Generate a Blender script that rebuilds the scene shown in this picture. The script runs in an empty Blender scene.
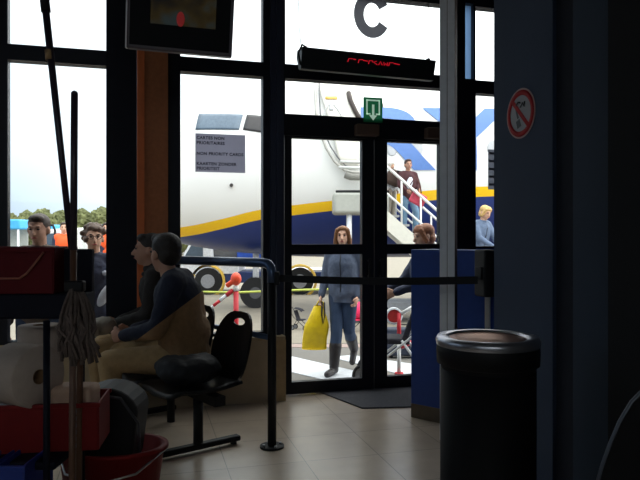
import bpy, bmesh, math, random
from mathutils import Vector, Matrix
random.seed(7)
C = bpy.context.scene.collection
PI = math.pi
EYE = 1.30          # lens height above the hall floor
GZ = -0.28          # apron level outside

# ------------------------------------------------------------------ camera, sky, exposure
cd = bpy.data.cameras.new('camera'); cam = bpy.data.objects.new('camera', cd); C.objects.link(cam)
cd.sensor_width = 36; cd.lens = 36; cd.shift_y = -3/640
cam.location = (0, 0, EYE); cam.rotation_euler = (PI/2, 0, 0)
bpy.context.scene.camera = cam
w = bpy.data.worlds.new('overcast'); bpy.context.scene.world = w; w.use_nodes = True
nt = w.node_tree; bg = nt.nodes['Background']
tc = nt.nodes.new('ShaderNodeTexCoord'); sep = nt.nodes.new('ShaderNodeSeparateXYZ')
nt.links.new(tc.outputs['Generated'], sep.inputs[0])
# overcast sky: brighter towards the zenith and towards the veiled sun on the right
ad = nt.nodes.new('ShaderNodeMath'); ad.operation = 'MULTIPLY_ADD'; ad.inputs[1].default_value = 0.75
nt.links.new(sep.outputs['X'], ad.inputs[0]); nt.links.new(sep.outputs['Z'], ad.inputs[2])
nz = nt.nodes.new('ShaderNodeTexNoise'); nz.inputs['Scale'].default_value = 2.2; nz.inputs['Detail'].default_value = 5
nt.links.new(tc.outputs['Generated'], nz.inputs['Vector'])
a2 = nt.nodes.new('ShaderNodeMath'); a2.operation = 'MULTIPLY_ADD'; a2.inputs[1].default_value = 0.16
nt.links.new(nz.outputs['Fac'], a2.inputs[0]); nt.links.new(ad.outputs[0], a2.inputs[2])
rp = nt.nodes.new('ShaderNodeValToRGB'); nt.links.new(a2.outputs[0], rp.inputs[0])
e = rp.color_ramp.elements
e[0].position = 0.0; e[0].color = (.36, .46, .60, 1)
e[1].position = 1.0; e[1].color = (1, 1, 1, 1)
k = e.new(.22); k.color = (.68, .77, .86, 1)
mr = nt.nodes.new('ShaderNodeMath'); mr.operation = 'MULTIPLY_ADD'; mr.inputs[1].default_value = 0.6; mr.inputs[2].default_value = 0.42
nt.links.new(a2.outputs[0], mr.inputs[0]); 
mrs = nt.nodes.new('ShaderNodeMath'); mrs.operation = 'ADD'; mrs.inputs[1].default_value = 0.30
nt.links.new(a2.outputs[0], mrs.inputs[0]); nt.links.new(mrs.outputs[0], rp.inputs[0])
st = nt.nodes.new('ShaderNodeMath'); st.operation = 'MAXIMUM'; st.inputs[1].default_value = .5
mu = nt.nodes.new('ShaderNodeMath'); mu.operation = 'MULTIPLY_ADD'; mu.inputs[1].default_value = 1.1; mu.inputs[2].default_value = 1.15
nt.links.new(a2.outputs[0], mu.inputs[0]); nt.links.new(mu.outputs[0], st.inputs[0])
nt.links.new(rp.outputs[0], bg.inputs['Color']); nt.links.new(st.outputs[0], bg.inputs['Strength'])
vs = bpy.context.scene.view_settings
vs.view_transform = 'Standard'; vs.look = 'None'; vs.gamma = 1; vs.use_curve_mapping = False
vs.exposure = 0.75

# ------------------------------------------------------------------ materials
def lin(c): return tuple(((v/255)/12.92 if v/255 <= .04045 else ((v/255+.055)/1.055)**2.4) for v in c)
MC = {}
def mat(name, rgb, rough=.6, metal=0, var=.12, scale=18, bump=0, emit=None, spec=.5, bscale=None):
    if name in MC: return MC[name]
    m = bpy.data.materials.new(name); m.use_nodes = True; n = m.node_tree; b = n.nodes['Principled BSDF']
    c = lin(rgb)
    t = n.nodes.new('ShaderNodeTexCoord'); x = n.nodes.new('ShaderNodeTexNoise')
    x.inputs['Scale'].default_value = scale; x.inputs['Detail'].default_value = 4
    n.links.new(t.outputs['Object'], x.inputs['Vector'])
    r = n.nodes.new('ShaderNodeValToRGB'); n.links.new(x.outputs['Fac'], r.inputs[0])
    r.color_ramp.elements[0].position = .3; r.color_ramp.elements[1].position = .7
    r.color_ramp.elements[0].color = tuple(v*(1-var) for v in c)+(1,)
    r.color_ramp.elements[1].color = tuple(min(1, v*(1+var)) for v in c)+(1,)
    n.links.new(r.outputs[0], b.inputs['Base Color'])
    b.inputs['Roughness'].default_value = rough; b.inputs['Metallic'].default_value = metal
    b.inputs['Specular IOR Level'].default_value = spec
    if bump:
        bu = n.nodes.new('ShaderNodeBump'); bu.inputs['Strength'].default_value = bump; bu.inputs['Distance'].default_value = .01
        x2 = n.nodes.new('ShaderNodeTexNoise'); x2.inputs['Scale'].default_value = bscale or scale*2
        n.links.new(t.outputs['Object'], x2.inputs['Vector'])
        n.links.new(x2.outputs['Fac'], bu.inputs['Height']); n.links.new(bu.outputs[0], b.inputs['Normal'])
    if emit:
        b.inputs['Emission Color'].default_value = lin(emit[:3])+(1,); b.inputs['Emission Strength'].default_value = emit[3]
    MC[name] = m; return m
def glass_mat(name, tint=(.96, .98, .97), refl=.5):
    if name in MC: return MC[name]
    m = bpy.data.materials.new(name); m.use_nodes = True; n = m.node_tree; n.nodes.clear()
    o = n.nodes.new('ShaderNodeOutputMaterial'); mx = n.nodes.new('ShaderNodeMixShader')
    t = n.nodes.new('ShaderNodeBsdfTransparent'); t.inputs[0].default_value = tint+(1,)
    g = n.nodes.new('ShaderNodeBsdfGlossy'); g.inputs['Roughness'].default_value = .02
    f = n.nodes.new('ShaderNodeFresnel'); f.inputs[0].default_value = 1.45
    mm = n.nodes.new('ShaderNodeMath'); mm.operation = 'MULTIPLY'; mm.inputs[1].default_value = refl
    n.links.new(f.outputs[0], mm.inputs[0]); n.links.new(mm.outputs[0], mx.inputs[0])
    n.links.new(t.outputs[0], mx.inputs[1]); n.links.new(g.outputs[0], mx.inputs[2]); n.links.new(mx.outputs[0], o.inputs[0])
    MC[name] = m; return m
GL = glass_mat('window_glass')
def film(name, rgb, trans, refl=None):
    """thin sheet that lets daylight glow through"""
    m = bpy.data.materials.new(name); m.use_nodes = True; n = m.node_tree; b = n.nodes['Principled BSDF']; o = n.nodes['Material Output']
    b.inputs['Base Color'].default_value = lin(refl or rgb)+(1,); b.inputs['Roughness'].default_value = .6
    nz_ = n.nodes.new('ShaderNodeTexNoise'); nz_.inputs['Scale'].default_value = 9; r = n.nodes.new('ShaderNodeValToRGB')
    c = lin(rgb); r.color_ramp.elements[0].color = tuple(v*.94 for v in c)+(1,); r.color_ramp.elements[1].color = tuple(v*1.06 for v in c)+(1,)
    n.links.new(nz_.outputs['Fac'], r.inputs[0])
    t = n.nodes.new('ShaderNodeBsdfTranslucent'); n.links.new(r.outputs[0], t.inputs[0])
    mx = n.nodes.new('ShaderNodeMixShader'); mx.inputs[0].default_value = trans
    n.links.new(b.outputs[0], mx.inputs[1]); n.links.new(t.outputs[0], mx.inputs[2]); n.links.new(mx.outputs[0], o.inputs[0]); return m
def sheet(name, x0, x1, z0, z1, y, m, parent):
    bm = bmesh.new(); bm.faces.new([bm.verts.new(v) for v in ((x0, y, z0), (x1, y, z0), (x1, y, z1), (x0, y, z1))])
    me = bpy.data.meshes.new(name); bm.to_mesh(me); bm.free(); me.materials.append(m)
    o = bpy.data.objects.new(name, me); C.objects.link(o); o.parent = parent; return o
M_FRAME = mat('dark_blue_metal', (20, 23, 36), .5, .0, .08, spec=.25)
M_ORANGE = mat('orange_lit_side', (212, 108, 48), .6, 0, .06)
M_ORANGE2 = mat('orange_shaded_side', (176, 108, 66), .7, 0, .10, 30)  # shaded face of the same orange column, shade put into the colour
M_CHROME = mat('brushed_steel', (190, 192, 198), .35, .85, .08)
M_SILVER = mat('grey_aluminium', (232, 234, 238), .5, .0, .04)
M_BROWN = mat('brown_metal_and_shade', (96, 72, 58), .6, 0, .08)
M_BLACK = mat('black_plastic', (17, 17, 21), .6, 0, .1, spec=.3)
M_RUBBER = mat('black_rubber', (26, 26, 28), .8, 0, .15)
M_NAVY = mat('navy_paint', (34, 50, 78), .7, 0, .08)
M_COUNTER = mat('blue_laminate', (44, 78, 160), .6, 0, .06)
M_SKIRT = mat('grey_brown_skirting', (112, 100, 86), .7, 0, .1)
M_WHITE = mat('white_plastic', (225, 225, 222), .5, 0, .04)
M_RED = mat('red_plastic', (112, 12, 15), .6, 0, .08, spec=.25)
M_DOOR = mat('black_door_frame', (19, 20, 28), .5, 0, .06, spec=.25)
M_BEIGE = mat('beige_wall_paint', (180, 162, 134), .75, 0, .06, 10)

# ------------------------------------------------------------------ mesh builder
class MB:
    def __init__(s): s.bm = bmesh.new()
    def box(s, c, d, rot=None, loc=None):
        M = Matrix.Translation(Vector(c)) @ (rot.to_4x4() if rot else Matrix()) @ Matrix.Diagonal((d[0], d[1], d[2], 1))
        bmesh.ops.create_cube(s.bm, size=1, matrix=M); return s
    def ext(s, x0, x1, y0, y1, z0, z1):
        return s.box(((x0+x1)/2, (y0+y1)/2, (z0+z1)/2), (abs(x1-x0), abs(y1-y0), abs(z1-z0)))
    def rbox(s, c, d, r, rot=None, seg=3):
        n0 = set(s.bm.verts)
        s.box(c, d, rot)
        nv = [v for v in s.bm.verts if v not in n0]
        ed = {e for v in nv for e in v.link_edges}
        r_ = bmesh.ops.bevel(s.bm, geom=list(ed), offset=r, segments=seg, affect='EDGES', profile=.5)
        for f in r_['faces']: f.smooth = True
        return s
    def cyl(s, p0, p1, r0, r1=None, n=16, caps=True):
        r1 = r0 if r1 is None else r1
        p0, p1 = Vector(p0), Vector(p1); d = p1-p0; L = d.length
        q = d.to_track_quat('Z', 'Y').to_matrix().to_4x4()
        M = Matrix.Translation((p0+p1)/2) @ q
        r = bmesh.ops.create_cone(s.bm, cap_ends=caps, segments=n, radius1=max(r0, 1e-5), radius2=max(r1, 1e-5), depth=L, matrix=M)
        for f in {f for v in r['verts'] for f in v.link_faces}:
            if len(f.verts) == 4: f.smooth = True
        return s
    def ell(s, c, r, rot=None, u=18, v=12):
        M = Matrix.Translation(Vector(c)) @ (rot.to_4x4() if rot else Matrix()) @ Matrix.Diagonal((r[0], r[1], r[2], 1))
        q = bmesh.ops.create_uvsphere(s.bm, u_segments=u, v_segments=v, radius=1, matrix=M)
        for f in {f for x in q['verts'] for f in x.link_faces}: f.smooth = True
        return s
    def tube(s, pts, r, n=10, closed=False):
        pts = [Vector(p) for p in pts]; N = len(pts); rings = []
        up = None
        for i, p in enumerate(pts):
            if closed: d = (pts[(i+1) % N]-pts[i-1]).normalized()
            else: d = ((pts[min(i+1, N-1)]-p).normalized()+(p-pts[max(i-1, 0)]).normalized()).normalized()
            if up is None:
                up = d.orthogonal().normalized()
            up = (up-d*up.dot(d)).normalized(); sd = d.cross(up)
            rr = r[i] if isinstance(r, (list, tuple)) else r
            rings.append([s.bm.verts.new(p+(up*math.cos(a)+sd*math.sin(a))*rr) for a in [2*PI*k/n for k in range(n)]])
        for i in range(N if closed else N-1):
            A, B = rings[i], rings[(i+1) % N]
            for k in range(n):
                f = s.bm.faces.new((A[k], A[(k+1) % n], B[(k+1) % n], B[k])); f.smooth = True
        if not closed:
            s.bm.faces.new(rings[0][::-1]); s.bm.faces.new(rings[-1])
        return s
    def lathe(s, prof, c=(0, 0, 0), n=40, rot=None, sx=1, sy=1):
        rot = rot or Matrix.Identity(3); c = Vector(c); rings = []
        for (r, z) in prof:
            rings.append([s.bm.verts.new(c+rot @ Vector((r*math.cos(a)*sx, r*math.sin(a)*sy, z))) for a in [2*PI*k/n for k in range(n)]])
        for A, B in zip(rings, rings[1:]):
            for k in range(n):
                f = s.bm.faces.new((A[k], A[(k+1) % n], B[(k+1) % n], B[k])); f.smooth = True
        return s
    def prism(s, poly, th, M=None):
        """poly: 2D points in the x-z plane, extruded th along y"""
        M = M or Matrix()
        a = [s.bm.verts.new(M @ Vector((x, -th/2, z))) for x, z in poly]
        b = [s.bm.verts.new(M @ Vector((x, th/2, z))) for x, z in poly]
        s.bm.faces.new(a); s.bm.faces.new(b[::-1])
        for i in range(len(poly)):
            j = (i+1) % len(poly); s.bm.faces.new((a[j], a[i], b[i], b[j]))
        return s
    def grid(s, fn, nu, nv, wrap=False):
        V = [[s.bm.verts.new(fn(i/(nu-1), j/(nv-1))) for j in range(nv)] for i in range(nu)]
        for i in range(nu-1):
            for j in range(nv-1):
                f = s.bm.faces.new((V[i][j], V[i+1][j], V[i+1][j+1], V[i][j+1])); f.smooth = True
        return s
    def build(s, name, m, parent=None, bevel=0, fix=True, world=None):
        if fix: bmesh.ops.recalc_face_normals(s.bm, faces=s.bm.faces)
        me = bpy.data.meshes.new(name); s.bm.to_mesh(me); s.bm.free()
        o = bpy.data.objects.new(name, me); C.objects.link(o); me.materials.append(m)
        if parent: o.parent = parent
        if bevel:
            b = o.modifiers.new('b', 'BEVEL'); b.width = bevel; b.segments = 2; b.limit_method = 'ANGLE'
        return o
def empty(name, loc=(0, 0, 0), rz=0, parent=None):
    o = bpy.data.objects.new(name, None); C.objects.link(o); o.location = loc; o.rotation_euler = (0, 0, rz)
    o.empty_display_size = .1
    if parent: o.parent = parent
    return o
def tag(o, label, cat, group=None, kind=None):
    o['label'] = label; o['category'] = cat
    if group: o['group'] = group
    if kind: o['kind'] = kind
    return o
def thing(name, label, cat, loc=(0, 0, 0), rz=0, group=None):
    return tag(empty(name, loc, rz), label, cat, group)
def struct(o, label=None, cat=None):
    o['kind'] = 'structure'
    if label: o['label'] = label
    if cat: o['category'] = cat
    return o
def copy_tree(o, parent=None):
    c = o.copy(); C.objects.link(c); c.parent = parent
    for ch in o.children: copy_tree(ch, c)
    return c
def P(px, py, Y): return Vector(((px-320)/640*Y, Y, EYE+(237-py)/640*Y))
def text_mesh(txt, size, ext=.001, off=0, spacing=1, align='CENTER', shear=0):
    cu = bpy.data.curves.new('t', 'FONT'); cu.body = txt; cu.size = size; cu.extrude = ext; cu.offset = off
    cu.align_x = align; cu.align_y = 'CENTER'; cu.space_character = spacing; cu.shear = shear; cu.resolution_u = 8
    o = bpy.data.objects.new('t', cu); C.objects.link(o)
    dg = bpy.context.evaluated_depsgraph_get(); me = bpy.data.meshes.new_from_object(o.evaluated_get(dg))
    bpy.data.objects.remove(o); bpy.data.curves.remove(cu); return me
def text_obj(name, txt, size, m, parent, loc, rot=(PI/2, 0, 0), **kw):
    me = text_mesh(txt, size, **kw); me.materials.clear(); me.materials.append(m)
    me.name = name; o = bpy.data.objects.new(name, me); C.objects.link(o); o.parent = parent; o.location = loc; o.rotation_euler = rot
    return o

# ------------------------------------------------------------------ facade frame
TH = math.atan(.2747); cT, sT = math.cos(TH), math.sin(TH); OY = 5.34
def fac(px, py=237, v=0.0):
    t = (px-320)/640
    u = (t*(OY+v*cT)+v*sT)/(cT-t*sT); Y = OY+u*sT+v*cT
    return u, EYE+(237-py)/640*Y
def U(px, v=0): return fac(px, 237, v)[0]
def toW(u, v, z): return Vector((u*cT-v*sT, OY+u*sT+v*cT, z))
def onfac(o): o.location = (0, OY, 0); o.rotation_euler = (0, 0, TH); return o
SILL = .52; B0, B1 = 2.595, 2.71; TOPZ = 3.36; CEIL = 3.5

# floor: large pale polished tiles
def floor_mat():
    m = bpy.data.materials.new('polished_tiles'); m.use_nodes = True; n = m.node_tree; b = n.nodes['Principled BSDF']
    t = n.nodes.new('ShaderNodeTexCoord'); mp = n.nodes.new('ShaderNodeMapping'); mp.inputs['Rotation'].default_value = (0, 0, -TH)
    n.links.new(t.outputs['Object'], mp.inputs[0])
    br = n.nodes.new('ShaderNodeTexBrick'); br.offset = 0; br.inputs['Scale'].default_value = 1
    br.inputs['Brick Width'].default_value = .45; br.inputs['Row Height'].default_value = .45
    br.inputs['Mortar Size'].default_value = .003; br.inputs['Mortar Smooth'].default_value = .3
    br.inputs['Color1'].default_value = lin((218, 199, 178))+(1,); br.inputs['Color2'].default_value = lin((211, 193, 172))+(1,)
    br.inputs['Mortar'].default_value = lin((168, 160, 147))+(1,)
    n.links.new(mp.outputs[0], br.inputs['Vector'])
    nz = n.nodes.new('ShaderNodeTexNoise'); nz.inputs['Scale'].default_value = 6; nz.inputs['Detail'].default_value = 6
    n.links.new(mp.outputs[0], nz.inputs['Vector'])
    mx = n.nodes.new('ShaderNodeMixRGB'); mx.blend_type = 'MULTIPLY'; mx.inputs[0].default_value = .25
    n.links.new(br.outputs['Color'], mx.inputs[1]); n.links.new(nz.outputs['Fac'], mx.inputs[2]); n.links.new(mx.outputs[0], b.inputs['Base Color'])
    b.inputs['Roughness'].default_value = .27; b.inputs['Specular IOR Level'].default_value = .8
    bu = n.nodes.new('ShaderNodeBump'); bu.inputs['Strength'].default_value = .15; bu.inputs['Distance'].default_value = .004
    n2 = n.nodes.new('ShaderNodeTexNoise'); n2.inputs['Scale'].default_value = 3.5; n.links.new(mp.outputs[0], n2.inputs['Vector'])
    n.links.new(n2.outputs['Fac'], bu.inputs['Height']); n.links.new(bu.outputs[0], b.inputs['Normal'])
    return m
UL, UR = -4.2, 3.2
c1, c2 = toW(UL, .06, 0), toW(UR, .06, 0)
XL, XR, YB = c1.x, c2.x, -3.0
def shell(name, z0, z1, m):
    mb = MB(); poly = [(XL, YB), (XR, YB), (c2.x, c2.y), (c1.x, c1.y)]
    a = [mb.bm.verts.new((x, y, z0)) for x, y in poly]; b = [mb.bm.verts.new((x, y, z1)) for x, y in poly]
    mb.bm.faces.new(a[::-1]); mb.bm.faces.new(b)
    for i in range(4):
        j = (i+1) % 4; mb.bm.faces.new((a[i], a[j], b[j], b[i]))
    return struct(mb.build(name, m))
shell('floor', -.3, 0, floor_mat())
shell('ceiling', CEIL, CEIL+.1, mat('grey_ceiling', (120, 120, 124), .9))
M_WALL = mat('dark_wall', (40, 44, 56), .9, 0, .08, 4)
# left wall with an unseen window added to let daylight in
WY0, WY1, WZ0, WZ1 = 1.3, 3.9, 1.0, 3.1
struct(MB().ext(XL-.1, XL, YB, c1.y, 0, WZ0).ext(XL-.1, XL, YB, c1.y, WZ1, CEIL).ext(XL-.1, XL, YB, WY0, WZ0, WZ1).ext(XL-.1, XL, WY1, c1.y, WZ0, WZ1).build('wall_left', M_WALL))
o = struct(MB().ext(XL-.1, XL, WY0, WY0+.06, WZ0, WZ1).ext(XL-.1, XL, WY1-.06, WY1, WZ0, WZ1).ext(XL-.1, XL, 2.57, 2.63, WZ0, WZ1).ext(XL-.1, XL, WY0, WY1, WZ0, WZ0+.06).ext(XL-.1, XL, WY0, WY1, WZ1-.06, WZ1).build('window_5', M_FRAME))
MB().ext(XL-.056, XL-.046, WY0+.06, WY1-.06, WZ0+.06, WZ1-.06).build('pane', GL, o)
struct(MB().ext(XR, XR+.1, YB, c2.y, 0, CEIL).build('wall_right', M_WALL))
BX0, BX1, BZ0, BZ1 = -3.0, 1.6, 1.9, 3.1  # unseen window added in the back wall for fill daylight
struct(MB().ext(XL-.1, XR+.1, YB-.1, YB, 0, BZ0).ext(XL-.1, XR+.1, YB-.1, YB, BZ1, CEIL).ext(XL-.1, BX0, YB-.1, YB, BZ0, BZ1).ext(BX1, XR+.1, YB-.1, YB, BZ0, BZ1).build('wall_back', M_WALL))
o = struct(MB().ext(BX0, BX1, YB-.1, YB, BZ0, BZ0+.05).ext(BX0, BX1, YB-.1, YB, BZ1-.05, BZ1).ext(BX0, BX0+.05, YB-.1, YB, BZ0, BZ1).ext(BX1-.05, BX1, YB-.1, YB, BZ0, BZ1).ext(-.75, -.69, YB-.1, YB, BZ0, BZ1).build('window_6', M_FRAME))
MB().ext(BX0+.05, BX1-.05, YB-.056, YB-.046, BZ0+.05, BZ1-.05).build('pane', GL, o)

# front wall: solid strips around the glazing
mb = MB()
uL0, uL1 = U(-28), U(9)           # dark wall left of the first pane
mb.ext(UL, U(9)-.06, -.06, .06, 0, CEIL)
mb.ext(U(9)-.06, UR, -.06, .06, TOPZ, CEIL)
mb.ext(U(9)-.06, U(262)+.06, -.06, .06, 0, SILL-.04)
mb.ext(U(560), UR, -.06, .06, 0, TOPZ)
onfac(struct(mb.build('wall_front', M_FRAME)))

def window(n, ua, ub, z0, z1, bars=(), fw=.055, d=.10, vbars=()):
    mb = MB()
    mb.ext(ua, ua+fw, -d/2, d/2, z0, z1); mb.ext(ub-fw, ub, -d/2, d/2, z0, z1)
    mb.ext(ua+fw, ub-fw, -d/2, d/2, z0, z0+fw); mb.ext(ua+fw, ub-fw, -d/2, d/2, z1-fw, z1)
    o = struct(mb.build('window_%d' % n, M_FRAME)); onfac(o)
    zz = [z0+fw]+[b for a in bars for b in a]+[z1-fw]
    for a in bars:
        MB().ext(ua+fw, ub-fw, -d/2, d/2, a[0], a[1]).build('transom_bar', M_FRAME, o)
    for i in range(0, len(zz), 2):
        MB().ext(ua+fw, ub-fw, -.006, .006, zz[i], zz[i+1]).build('pane', GL, o)
    return o
u9, u107, u178, u180, u262, u283, u441 = [U(x) for x in (9, 107, 170, 180, 262, 284, 447)]
fw = .055
window(1, U(9)-fw, u107+fw, SILL-.04, TOPZ, bars=((B0, B1),))
window(2, u180-fw, u262+fw, SILL-.04, TOPZ, bars=((B0, B1),))
# mullion between window and doors
M_F2 = mat('blue_black_profile', (30, 38, 62), .5, 0, .06)
DH0, DH1 = 2.13, 2.27
struct(onfac(MB().ext(u262+fw, u283-.02, -.09, .09, 0, TOPZ).ext(u262+.1, u262+.13, -.12, -.09, 0, TOPZ).build('trim_1', M_F2)))
window(3, u283-.03, U(450), DH0+.145, TOPZ, bars=((B0, B1),), fw=.03)   # transom light over the doors
struct(onfac(MB().ext(u283-.03, U(450), -.06, .06, DH0, DH0+.145).build('trim_10', M_DOOR)))
window(4, U(471), U(512), 1.20, TOPZ, bars=((B0-.02, B1-.02),), fw=.018)
struct(onfac(MB().ext(U(447), U(472), -.07, .07, 0, 2.69).ext(U(447), U(461.5), -.07, .07, 2.69, TOPZ).build('trim_2', M_FRAME)))
struct(onfac(MB().ext(U(472), U(560), -.05, .05, 0, 1.20).build('trim_3', M_COUNTER)))
# pale blue strip in the corner of the last mullion
o = sheet('trim_4', U(461.5), U(472), 2.69, TOPZ, 0, film('pale_blue_film', (120, 160, 205), .8), None); struct(onfac(o))
# dark column between the first two windows, orange column with its lit facet painted brighter
struct(onfac(MB().ext(u107+.0, U(137), -.12, .10, 0, TOPZ).build('trim_5', mat('ink_blue_column', (14, 17, 30), .6, 0, .08, spec=.2))))
t = empty('trim_6'); struct(onfac(t))
MB().ext(U(137, -.15), U(144.5, -.15), -.15, -.13, 0, CEIL).build('lit_strip', M_ORANGE, t)
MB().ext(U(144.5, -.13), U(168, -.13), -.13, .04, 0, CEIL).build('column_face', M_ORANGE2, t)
struct(onfac(MB().ext(U(168, -.06), u180+.0, -.07, .08, 0, TOPZ).build('trim_7', M_FRAME)))

# doors

def leaf(n, ga, gb, ea, eb, handle_u):
    mb = MB(); d = .06
    mb.ext(ea, ga, -d/2, d/2, .01, DH0); mb.ext(gb, eb, -d/2, d/2, .01, DH0)
    mb.ext(ga, gb, -d/2, d/2, .01, .108); mb.ext(ga, gb, -d/2, d/2, DH0-.015, DH0)
    mb.ext(ga, gb, -d/2, d/2, 1.155, 1.24)
    o = struct(mb.build('door_%d' % n, M_DOOR)); onfac(o)
    MB().ext(ga, gb, -.005, .005, .108, 1.155).build('pane', GL, o)
    MB().ext(ga, gb, -.005, .005, 1.24, DH0-.015).build('pane', GL, o)
    MB().cyl((handle_u, -.07, .95), (handle_u, -.07, 1.12), .011).cyl((handle_u, -.03, .97), (handle_u, -.07, .97), .008).cyl((handle_u, -.03, 1.10), (handle_u, -.07, 1.10), .008).build('door_handle', M_BLACK, o)
    return o
leaf(1, U(291), U(361), u283-.0, U(373)-.004, U(367))
leaf(2, U(386), U(438), U(373)+.004, U(447), U(379))
def closer(px0, px1, label):
    uu, zz = U(px0), 2.135
    o = thing('door_closer', label, 'door closer'); onfac(o)
    MB().rbox(((U(px0, -.08)+U(px1, -.08))/2, -.10, 2.19), (U(px1)-U(px0), .08, .095), .008).build('housing', M_BROWN, o)
    MB().box(((U(px0)+U(px1))/2-.06, -.07, 2.13), (.22, .015, .012)).build('arm', M_BLACK, o)
closer(355, 377, 'grey-brown door closer box over the left glass door leaf')
closer(425, 446, 'grey-brown door closer box over the right glass door leaf, beside silver post')

# low beige heater wall
t = struct(empty('trim_8')); onfac(t)
uh = U(285, -.17)
MB().ext(-3.6, uh-.02, -.17, -.062, 0, .485).build('panel', M_BEIGE, t)
MB().ext(-3.6, uh, -.19, -.062, .485, .515).build('ledge', mat('beige_ledge', (178, 158, 122), .6), t, bevel=.004)
MB().ext(uh-.10, uh+.005, -.182, -.172, 0, .485).build('end_board', mat('beige_board', (176, 150, 110), .7), t)

# door mat
a = [(310, 389), (410, 386), (441, 407), (362, 409)]
pts = []
for px, py in a:
    Y = 640*EYE/(py-237); pts.append(((px-320)/640*Y, Y))
m_mat = mat('charcoal_mat', (84, 84, 90), .95, 0, .3, 120, .6)
mb = MB(); lo = [mb.bm.verts.new((x, y, .001)) for x, y in pts]; hi = [mb.bm.verts.new((x, y, .012)) for x, y in pts]
mb.bm.faces.new(hi); mb.bm.faces.new(lo[::-1])
for i in range(4): mb.bm.faces.new((lo[i], lo[(i+1) % 4], hi[(i+1) % 4], hi[i]))
tag(mb.build('door_mat', m_mat), 'dark grey doormat on the tiled floor in front of the glass doors', 'doormat')

# silver square post, ceiling to floor; brown core paints its shaded side
t = struct(empty('trim_9', (0.830, 4.13, 0), math.radians(-22)))
MB().ext(-.047, .047, -.047, .047, 0, CEIL).build('shaded_post_core', M_BROWN, t)
MB().ext(-.047, -.002, -.051, -.047, 0, CEIL).build('face_strip', M_SILVER, t)
MB().ext(.002, .047, -.051, -.047, 0, CEIL).build('face_strip', M_SILVER, t)

# blue counter partition
A = Vector((.657, 4.62, 0)); dr = Vector((.77, -.64, 0)).normalized(); ang = math.atan2(dr.y, dr.x)
t = thing('counter', 'royal blue counter partition with grey-brown base beside the glass doors', 'counter', A, ang)
MB().ext(0, .72, 0, .32, .1, 1.21).build('body', M_COUNTER, t, bevel=.004)
MB().ext(0.0, .72, .0, .30, 0, .1).build('base', M_SKIRT, t)
MB().rbox((.60, -.02, .86), (.035, .02, .34), .006).build('edge_rail', M_WHITE, t)

# right hand pillars (perpendicular to the facade)
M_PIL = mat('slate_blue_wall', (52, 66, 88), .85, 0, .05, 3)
def pillar(px, Y, L, W, m, n):
    x = (px-320)/640*Y
    o = struct(empty('wall_%s' % n, (x, Y, 0), TH-PI/2))      # local +x runs towards the camera along the side face
    MB().ext(0, L, 0, W, 0, CEIL).build('plaster', m, o)
    return o
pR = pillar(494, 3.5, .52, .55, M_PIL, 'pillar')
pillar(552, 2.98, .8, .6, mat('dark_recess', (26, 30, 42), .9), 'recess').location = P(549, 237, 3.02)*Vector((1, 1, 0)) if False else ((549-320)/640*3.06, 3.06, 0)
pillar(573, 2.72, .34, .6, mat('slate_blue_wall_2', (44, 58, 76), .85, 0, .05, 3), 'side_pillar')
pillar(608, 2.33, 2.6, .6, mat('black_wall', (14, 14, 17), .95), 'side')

# no smoking sign on the first pillar
u_s = .0
t = thing('no_smoking_sign', 'round red and white no smoking sign on the blue-grey pillar', 'sign')
t.parent = None
fx = Vector((math.sin(TH), -math.cos(TH), 0))            # along the face, towards the camera
base = Vector(((494-320)/640*3.5, 3.5, 0))
# intersection with px 521
tt = (521-320)/640; s_ = (tt*base.y-base.x)/(fx.x-tt*fx.y); c = base+fx*s_
c.z = EYE+(237-113.5)/640*c.y
t.location = c; t.rotation_euler = (0, 0, TH-PI/2)
R_ = .127
def disc(mb, r, y, th=.002, n=48): return mb.cyl((0, y, 0), (0, y-th, 0), r, n=n)
disc(MB(), R_, -.001).build('backing', mat('pale_pink_plastic', (176, 134, 130), .5, 0, .03), t)
mb = MB(); prof = [(R_*.93, 0), (R_*.93, .0015), (R_*.72, .0015), (R_*.72, 0)]
mb.lathe(prof, (0, -.003, 0), 48, Matrix.Rotation(PI/2, 3, 'X'))
mb.box((0, -.0045, 0), (R_*1.6, .0015, .022), Matrix.Rotation(math.radians(45), 3, 'Y'))
mb.build('red_ring', mat('sign_red', (165, 10, 18), .8, 0, .04), t)
disc(MB(), R_*.72, -.003, .0005).build('white_disc', mat('sign_white', (150, 146, 150), .5, 0, .03), t)
mb = MB(); mb.box((-.016, -.004, -.050), (.040, .001, .034), Matrix.Rotation(math.radians(70), 3, 'Y')).box((-.03, -.004, .005), (.06, .001, .014), Matrix.Rotation(math.radians(70), 3, 'Y'))
mb.tube([(.0, -.004, .03), (.02, -.004, .05), (.035, -.004, .03), (.04, -.004, .055)], .0045, 6)
mb.tube([(-.04, -.004, .045), (-.02, -.004, .06), (-.0, -.004, .055)], .0045, 6)
mb.build('cigarette_symbol', mat('sign_black', (30, 30, 34), .5), t)

# ------------------------------------------------------------------ signs on the glass
def decal(name, label, cat, px, py, v): 
    u, z = fac(px, py, v); o = thing(name, label, cat); o.location = toW(u, v, z); o.rotation_euler = (0, 0, TH); return o
t = decal('gate_letter', 'large dark grey letter C stuck on the glass above the doors', 'letter', 372, 15, -.02)
bm = bmesh.new(); ro, ri = (.163, .196), (.074, .104); A0 = math.radians(30); VV = []
for q in range(49):
    a = A0+(2*PI-2*A0)*q/48; ai = a
    VV.append((bm.verts.new((ro[0]*math.cos(a), 0, ro[1]*math.sin(a))), bm.verts.new((ri[0]*math.cos(ai), 0, ri[1]*math.sin(ai)*.98))))
for p, q in zip(VV, VV[1:]): bm.faces.new((p[0], p[1], q[1], q[0]))
me = bpy.data.meshes.new('letter_face'); bm.to_mesh(me); bm.free(); me.materials.append(film('grey_film', (96, 96, 102), .8))
o = bpy.data.objects.new('letter_face', me); C.objects.link(o); o.parent = t
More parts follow.
